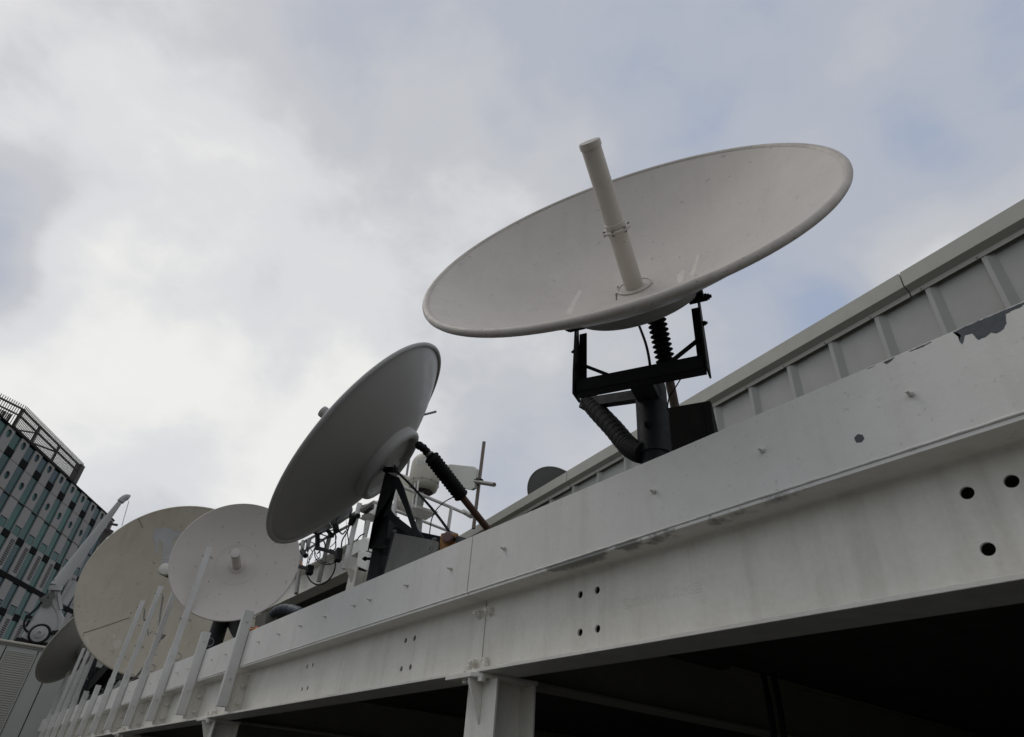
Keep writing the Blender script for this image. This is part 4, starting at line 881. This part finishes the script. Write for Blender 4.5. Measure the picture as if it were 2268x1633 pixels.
loops = [[(225, 1210), (230, 1320), (290, 1440), (400, 1500), (520, 1470), (620, 1370), (680, 1230), (690, 1050)],
         [(355, 930), (360, 1050), (430, 1140), (560, 1180), (660, 1150), (700, 1080)], [(350, 950), (400, 1060), (480, 1130), (600, 1160)],
         [(170, 690), (300, 660), (420, 680), (560, 640), (700, 620)], [(270, 640), (380, 690), (470, 690)], [(215, 770), (235, 900), (250, 1060), (225, 1200)],
         [(640, 620), (690, 560), (705, 460), (750, 380), (830, 340)], [(690, 640), (690, 760), (690, 900), (650, 950), (600, 930)],
         [(930, 330), (910, 480), (890, 620), (800, 780), (780, 900)], [(870, 600), (885, 720), (905, 860)], [(860, 470), (855, 700), (845, 890)],
         [(480, 700), (540, 720), (600, 740), (640, 700)], [(420, 760), (500, 800), (520, 900), (460, 940), (400, 1000)], [(300, 820), (370, 860), (330, 960), (280, 1050), (260, 1180)],
         [(120, 860), (200, 950), (260, 900), (320, 1000), (250, 1150)], [(1030, 790), (1080, 720), (1150, 685)], [(700, 620), (760, 660), (800, 690), (850, 640)],
         [(380, 830), (420, 900), (440, 1050), (360, 1110)], [(560, 760), (640, 700), (700, 720), (680, 820), (600, 900)]]
for i, lp in enumerate(loops):
    tb('cable', lp, cC, YP - 0.12 - 0.02 * (i % 5), [0.014, 0.010, 0.008, 0.012][i % 4] if i != 10 else 0.004, RUBBER, cbn, n=8)
for a, b, r_ in (((940, 400), (1050, 400), 0.05), ((930, 540), (985, 420), 0.06), ((570, 640), (640, 720), 0.04), ((690, 560), (700, 640), 0.06), ((150, 960), (210, 1040), 0.05)):
    tb('clamp', [a, b], cC, YP - 0.12, r_, RUBBER, cbn)
tb('cable', [(100, 1050), (130, 1130), (160, 1190)], cC, YP - 0.05, 0.012, ORANGE, cbn, n=8)
# blue ribbed hose and bits behind the beam, right of the nearest guard post
cD = lambda x, y: (550 + x * .09431, 1283.3 + y * .09431)      # crop 900,2100 at 6.48
hb = smoothpath([atY(*cD(*q), 2.6) for q in [(430, 1060), (520, 920), (640, 770), (800, 700), (960, 700), (1150, 760), (1300, 860)]], 16)
o = MB().tube(hb, [0.055 + 0.006 * math.sin(i * 1.9) for i in range(len(hb))], 16).build('ribbed_hose', BLUE); tag(o, 'dark blue ribbed hose curving behind the beam next to the pinkish dish', 'hose')
o = tb('orange_hose', [(-60, 1260), (40, 1190), (160, 1150), (240, 1160)], cD, 2.35, 0.018, ORANGE, None); tag(o, 'short orange cable lying behind the nearest guard post', 'cable')
o = MB().prism(poly([(180, 860), (300, 800), (420, 760), (400, 960), (380, 1100), (120, 1220)], cD, 2.5), (0, 0.15, 0)).build('bracket_plate', mat('olive_bracket', (0.09, 0.085, 0.07), 0.6, var=0.3), smooth=0); tag(o, 'dark bracket plate behind the beam at the foot of the pinkish dish', 'bracket')
o = MB().prism(poly([(960, 1200), (1010, 1215), (1000, 1300), (930, 1400), (880, 1400)], cB, 2.7), (0, 0.1, 0)).build('cream_box', mat('cream_cover', (0.42, 0.39, 0.30), 0.5), smooth=0); tag(o, 'small cream cover just left of the nearest guard post', 'box')

# ------------------------------------------------------------------ pale end wall with louvres at far left
XW = -26.0
ew = empty('end_building', (XW - 1, 1, 0), 'pale panelled wall with a louvred vent at the lower left corner', 'building')
zw = atX(40, 1428, XW).z - 0.05
yw0, yw1 = -9.0, 14.0
MB().box((XW - 0.5, yw0, 0), (XW, yw1, zw)).build('wall', WALLW, ew, smooth=0)
lv0 = atX(*c2(75, 885), XW).y; lv1 = atX(*c2(312, 915), XW).y
for yy in (atX(*c2(312, 912), XW).y + 0.04, atX(*c2(345, 1195), XW).y, atX(*c2(75, 885), XW).y - 0.06, atX(*c2(345, 1195), XW).y + 2.2, 5.5, 7.5):
    MB().box((XW + 0.001, yy - 0.014, 0.02), (XW + 0.006, yy + 0.014, zw - 0.03)).build('panel_joint', GAP, ew, smooth=0)
lz1 = zw - 0.16; lz0 = lz1 - 3.4
lo = MB(); lo.box((XW + 0.002, lv0 - 0.03, lz0), (XW + 0.03, lv0, lz1)).box((XW + 0.002, lv1, lz0), (XW + 0.03, lv1 + 0.03, lz1)).box((XW + 0.002, lv0, lz1), (XW + 0.03, lv1, lz1 + 0.03))
lf = lo.build('louvre', WALLW, ew, smooth=0)
ls = MB(); k = 0; z = lz0
while z < lz1 - 0.02:
    ls.prism([(XW + 0.004, lv0, z + 0.055), (XW + 0.028, lv0, z), (XW + 0.028, lv0, z + 0.01), (XW + 0.004, lv0, z + 0.065)], (0, lv1 - lv0, 0)); z += 0.062
ls.build('slats', LOUV, lf, smooth=0)
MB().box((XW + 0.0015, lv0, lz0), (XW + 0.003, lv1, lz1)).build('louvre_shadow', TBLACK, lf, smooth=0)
MB().box((XW - 0.5, yw0, zw + 0.001), (XW + 0.05, yw1, zw + 0.045)).build('wall_cap', LOUV, ew, smooth=0)
MB().tube([(XW + 0.06, yw0, zw + 0.06), (XW + 0.06, yw1, zw + 0.10)], 0.045, 14).build('edge_pipe', mat('cream_pipe', (0.42, 0.39, 0.32), 0.5, var=0.4, vscale=2), ew)

# ------------------------------------------------------------------ roof crane / boom lift behind the end wall
cE = lambda x, y: (x * .18712, 1161.1 + y * .18712)            # crop 0,1900 at 3.266
CD = -28.5
def ex(zs, f=cE, X=CD): return [atX(*f(*q), X) for q in zs]
kr = empty('boom_crane', ex([(420, 1420)])[0], 'light grey folding boom crane with a wheel, in front of the teal tower', 'crane')
CRW = mat('crane_grey_paint', (0.36, 0.365, 0.35), 0.5, var=0.2, vscale=1.5)
MB().prism(ex([(245, 1335), (430, 1050), (540, 870), (600, 830), (690, 860), (725, 1030), (768, 1110), (745, 1180), (700, 1260), (590, 1440), (380, 1440), (270, 1360)]), (-0.7, 0, 0)).build('body', CRW, kr, smooth=0, bevel=0.05, bseg=3)
MB().tube(smoothpath(ex([(580, 920), (640, 980), (695, 1120), (680, 1250)], X=CD + 0.02), 5), 0.010, 6).build('body_seam', GREYP, kr)
wc = ex([(465, 1302)], X=CD + 0.05)[0]; wr = 112 * .18712 * (RW.transposed() @ (wc - CAM)).z * -1 / F_
MB().torus(wc + Vector((0.05, 0, 0)), (1, -0.15, 0), wr * 0.87, wr * 0.14, 48, 12).build('tyre', RUBBER, kr, smooth=80)
MB().lathe(wc, (1, -0.15, 0), [(wr * 0.82, -0.05), (wr * 0.80, 0.08), (wr * 0.45, 0.11), (wr * 0.42, 0.15), (wr * 0.2, 0.17), (wr * 0.18, 0.13), (0, 0.13)], 40).build('rim', mat('wheel_rim_grey', (0.30, 0.30, 0.29), 0.5), kr)
b0, b1 = ex([(665, 735)], X=CD)[0], atX(*c1(1010, 985), CD)
MB().tube([b0, b0.lerp(b1, 0.5), b1], [0.21, 0.17, 0.09], 20).build('boom', CRW, kr)
MB().tube(ex([(650, 790), (665, 735)]), [0.20, 0.22], 16).build('boom_joint', CRW, kr)
hd = [atX(*c1(*q), CD) for q in [(1010, 985), (1040, 955), (1070, 940), (1092, 950)]]
MB().tube(smoothpath(hd, 4), [0.07] + [0.13] * 11 + [0.08], 14).build('boom_head', CRW, kr)
MB().tube([atX(*c1(1090, 970), CD), atX(*c1(1030, 1180), CD)], 0.012, 6).build('hoist_rope', GREYP, kr)
MB().tube(ex([(735, 950), (905, 690)], X=CD - 0.3), [0.17, 0.17], 16).build('lower_boom', CRW, kr)
MB().bar(ex([(690, 800)])[0], ex([(725, 1010)])[0], 0.12, 0.10).build('link_arm', CRW, kr)
jn = MB()
for q, r_ in (((560, 930), 0.15), ((615, 850), 0.10), ((650, 672), 0.05), ((735, 718), 0.05), ((490, 895), 0.07)): jn.tube([ex([q], X=CD + 0.12)[0], ex([q], X=CD - 0.1)[0]], r_, 12)
jn.bar(ex([(480, 900)])[0], ex([(640, 800)])[0], 0.12, 0.12); jn.build('joint_fittings', mat('crane_joint_grey', (0.11, 0.11, 0.10), 0.6), kr)
MB().tube(smoothpath(ex([(500, 910), (430, 1000), (340, 1080), (290, 1150), (290, 1230), (330, 1280)]), 5), 0.035, 8).build('hydraulic_hose', RUBBER, kr)
MB().bar(ex([(300, 1090)])[0], ex([(380, 1110)])[0], 0.1, 0.1).bar(ex([(610, 1290)], X=CD + .1)[0], ex([(700, 1280)], X=CD + .1)[0], 0.25, 0.12).build('hose_fittings', RUBBER, kr)
MB().prism(ex([(190, 1340), (270, 1345), (380, 1400), (560, 1400), (600, 1470), (150, 1470)], X=CD + 0.05), (-1.0, 0, 0)).build('chassis', RUBBER, kr, smooth=0)
# small floodlight on a bracket by the tower edge
fl_ = empty('floodlight', atX(*c1(900, 1260), -30), 'small dark floodlight on an arm between the crane boom and the beige dish', 'lamp')
MB().prism([atX(*c1(*q), -30) for q in [(880, 1215), (905, 1195), (965, 1225), (920, 1260), (880, 1300), (840, 1340), (860, 1270)]], (-0.5, 0, 0)).build('housing', TBROWN, fl_, smooth=0)
MB().tube([atX(*c1(925, 1163), -30), atX(*c1(995, 1175), -30)], 0.05, 8).tube([atX(*c1(930, 1150), -30), atX(*c1(905, 1230), -30)], 0.06, 8).build('arm', TBROWN, fl_)

# ------------------------------------------------------------------ teal and grey tower
td = Vector((-0.8578, 0.5139, 0)).normalized(); tn = Vector((-0.5139, -0.8578, 0)).normalized(); TD = 40.0
def tp(s, n_, z): return td * s + tn * (TD + n_) + Vector((0, 0, z))
def trect(mb, s0, s1, z0, z1, n0, n1): return mb.prism([tp(s0, n0, z0), tp(s1, n0, z0), tp(s1, n0, z1), tp(s0, n0, z1)], tn * (n1 - n0))
tw = empty('tower', tp(64, 6, 0), 'tall office tower with grey panels, teal glass strips and round windows', 'building')
S0, S1, ZTOP = 39.3, 76.3, 26.22
# body set back 0.35 m behind the panels
trect(MB(), S0, S1, 0, ZTOP - 0.1, 0.30, 14).build('core', TBLACK, tw, smooth=0)
PER = 2.455; ph = 57.45                                          # centre of a glass strip
k0, k1 = -7, 7
hw = 0.60
levels = []                                                     # (z0, z1) of panel rows, two storeys each
rows = [(21.72, 26.22), (16.15, 21.62), (10.3, 15.70), (4.6, 10.2), (0.0, 4.5)]
gl = []
for k in range(k0, k1 + 1):
    c = ph + PER * k; a, b = c + hw, c + PER - hw               # panel between this strip and the next
    if a > S1: continue
    b = min(b, S1)
    for ri, (z0, z1) in enumerate(rows):
        outline = [(0, 0), (b - a, 0), (b - a, z1 - z0), (0, z1 - z0)]; hs = []
        mid_ = (b - a) / 2
        if ri == 0: hs = [(mid_, 25.70 - z0, 0.36), (mid_, 22.83 - z0, 0.36)]
        O = tp(a, 0.06, z0)
        if z1 < 10.3: 
            trect(MB(), a, b, z0, z1, 0, 0.12).build('panel', TPANEL, tw, smooth=0); continue
        if ri >= 1:
            # slot grille cells and a small square window are drawn by flat dark pieces set in front
            trect(MB(), a, b, z0, z1, 0, 0.12).build('panel', TPANEL, tw, smooth=0)
            zg1, zg0 = z0 + 2.62, z0 + 0.28
            gb = MB(); nr = 13; gw = 0.62; s_0 = b - 0.16 - gw
            for r_ in range(nr):
                for q in range(3):
                    zz = zg0 + (zg1 - zg0) * (r_ + 0.5) / nr; ss = s_0 + gw * (q + 0.5) / 3
                    trect(gb, ss - 0.075, ss + 0.075, zz - 0.055, zz + 0.055, -0.012, 0.01)
            gb.build('grille', TBLACK, tw, smooth=0)
            wz = z0 + 3.32
            trect(MB(), a + 0.10, b - 0.18, wz - 0.36, wz + 0.36, -0.010, 0.01).build('square_window', TEAL, tw, smooth=0)
            sh = MB(); trect(sh, a + 0.10, b - 0.18, wz + 0.36, wz + 0.44, -0.014, 0.01); trect(sh, b - 0.18, b - 0.10, wz - 0.36, wz + 0.44, -0.014, 0.01)  # flat black strips paint the shade of a recess along top and right
            sh.build('window_reveal_shade', TBLACK, tw, smooth=0)
        else:
            plate_with_holes('panel', outline, hs, 0.12, TPANEL, tw, O, td, (0, 0, 1))
            for hx, hy, r_ in hs:
                p = O + td * hx + Vector((0, 0, hy)); p = p + tn * 0.075
                MB().lathe(p, tn, [(0, 0), (0.42, 0), (0.42, 0.02)], 28).build('round_window', TEAL, tw)
            gj = MB(); trect(gj, a, b, 24.08, 24.13, -0.006, 0.01); gj.build('panel_joint', mat_j if 'mat_j' in globals() else TBROWN, tw, smooth=0)
    # the glass strip to the left of this panel
    s0, s1 = c - hw, c + hw
    if s0 < S0: continue
    for z0, z1 in ((24.86, 26.18), (21.72, 24.20), (19.18, 21.60), (16.17, 18.62), (13.55, 15.68), (10.35, 13.0), (4.6, 10.2)):
        trect(MB(), s0 - 0.02, s1 + 0.02, z0, z1, 0.125, 0.20).build('glass_strip', TEAL, tw, smooth=0)
    for z0, z1 in ((24.20, 24.86), (18.62, 19.18), (13.0, 13.55)): trect(MB(), s0, s1, z0, z1, 0.02, 0.28).build('spandrel', TBLACK, tw, smooth=0)
trect(MB(), S1 + 0.01, S1 + 3.2, 0, 22.4, 0.8, 8).build('side_wing', TBROWN, tw, smooth=0)
trect(MB(), S0, S1, 15.70, 16.15, -0.02, 0.3).build('dark_band', TBLACK, tw, smooth=0)
trect(MB(), S0, S1, 21.62, 21.70, -0.01, 0.3).build('joint_band', TBROWN, tw, smooth=0)
trect(MB(), S0, S1, 26.22, 26.36, -0.06, 1.2).build('roof_edge', TBLACK, tw, smooth=0)
# roof screen
rs_ = empty('roof_screen', tp(60, 0.6, 26.4), 'brown louvred plant screen on the roof of the teal tower', 'screen')
SN = 0.5
sl_ = MB(); s = 54.75
while s < 66.6: sl_.prism([tp(s, SN, 26.35), tp(s + 0.06, SN, 26.35), tp(s + 0.06, SN, 28.95), tp(s, SN, 28.95)], tn * 0.05); s += 0.20
sl_.build('slats', TBROWN, rs_, smooth=0)
fr_ = MB()
for z in (26.85, 27.95, 28.55): trect(fr_, 54.6, 66.7, z - 0.07, z + 0.07, SN + 0.1, SN + 0.24)
for q in (54.7, 57.9, 61.8): trect(fr_, q - 0.10, q + 0.10, 26.3, 28.65, SN + 0.1, SN + 0.3)
fr_.bar(tp(57.9, SN + 0.3, 27.9), tp(55.0, SN + 0.6, 26.7), 0.14, 0.14).bar(tp(61.8, SN + 0.3, 27.9), tp(58.0, SN + 0.6, 27.0), 0.14, 0.14)
fr_.build('frame', TBROWN, rs_, smooth=0)
trect(MB(), 66.3, 67.0, 26.3, 28.75, SN - 0.05, SN + 0.6).build('end_post', TBROWN, rs_, smooth=0)
# return face of the screen, turning away to the left
u2 = ray(1978, 1865); u2 = Vector((u2.x, u2.y, 0)).normalized(); pcn = tp(54.7, SN, 0)
s2_ = MB(); 
for i in range(60):
    p = pcn - u2 * (0.2 * i + 0.1) ; s2_.prism([p + Vector((0, 0, 26.35)), p - u2 * 0.06 + Vector((0, 0, 26.35)), p - u2 * 0.06 + Vector((0, 0, 28.95)), p + Vector((0, 0, 28.95))], Vector((u2.y, -u2.x, 0)) * 0.05)
s2_.bar(pcn + Vector((0, 0, 28.55)), pcn - u2 * 12 + Vector((0, 0, 28.55)), 0.14, 0.14).bar(pcn + Vector((0, 0, 27.9)), pcn - u2 * 12 + Vector((0, 0, 27.9)), 0.12, 0.12)
s2_.build('side_slats', TBROWN, rs_, smooth=0)
tb_ = MB()
for i in range(22): p = pcn - u2 * (0.5 + 0.15 * i) + tn * 0.3; tb_.prism([p + Vector((0, 0, 26.3)), p - u2 * 0.08 + Vector((0, 0, 26.3)), p - u2 * 0.08 + Vector((0, 0, 27.8)), p + Vector((0, 0, 27.8))], tn * 0.05)
tb_.build('lower_slats', TBROWN, rs_, smooth=0)
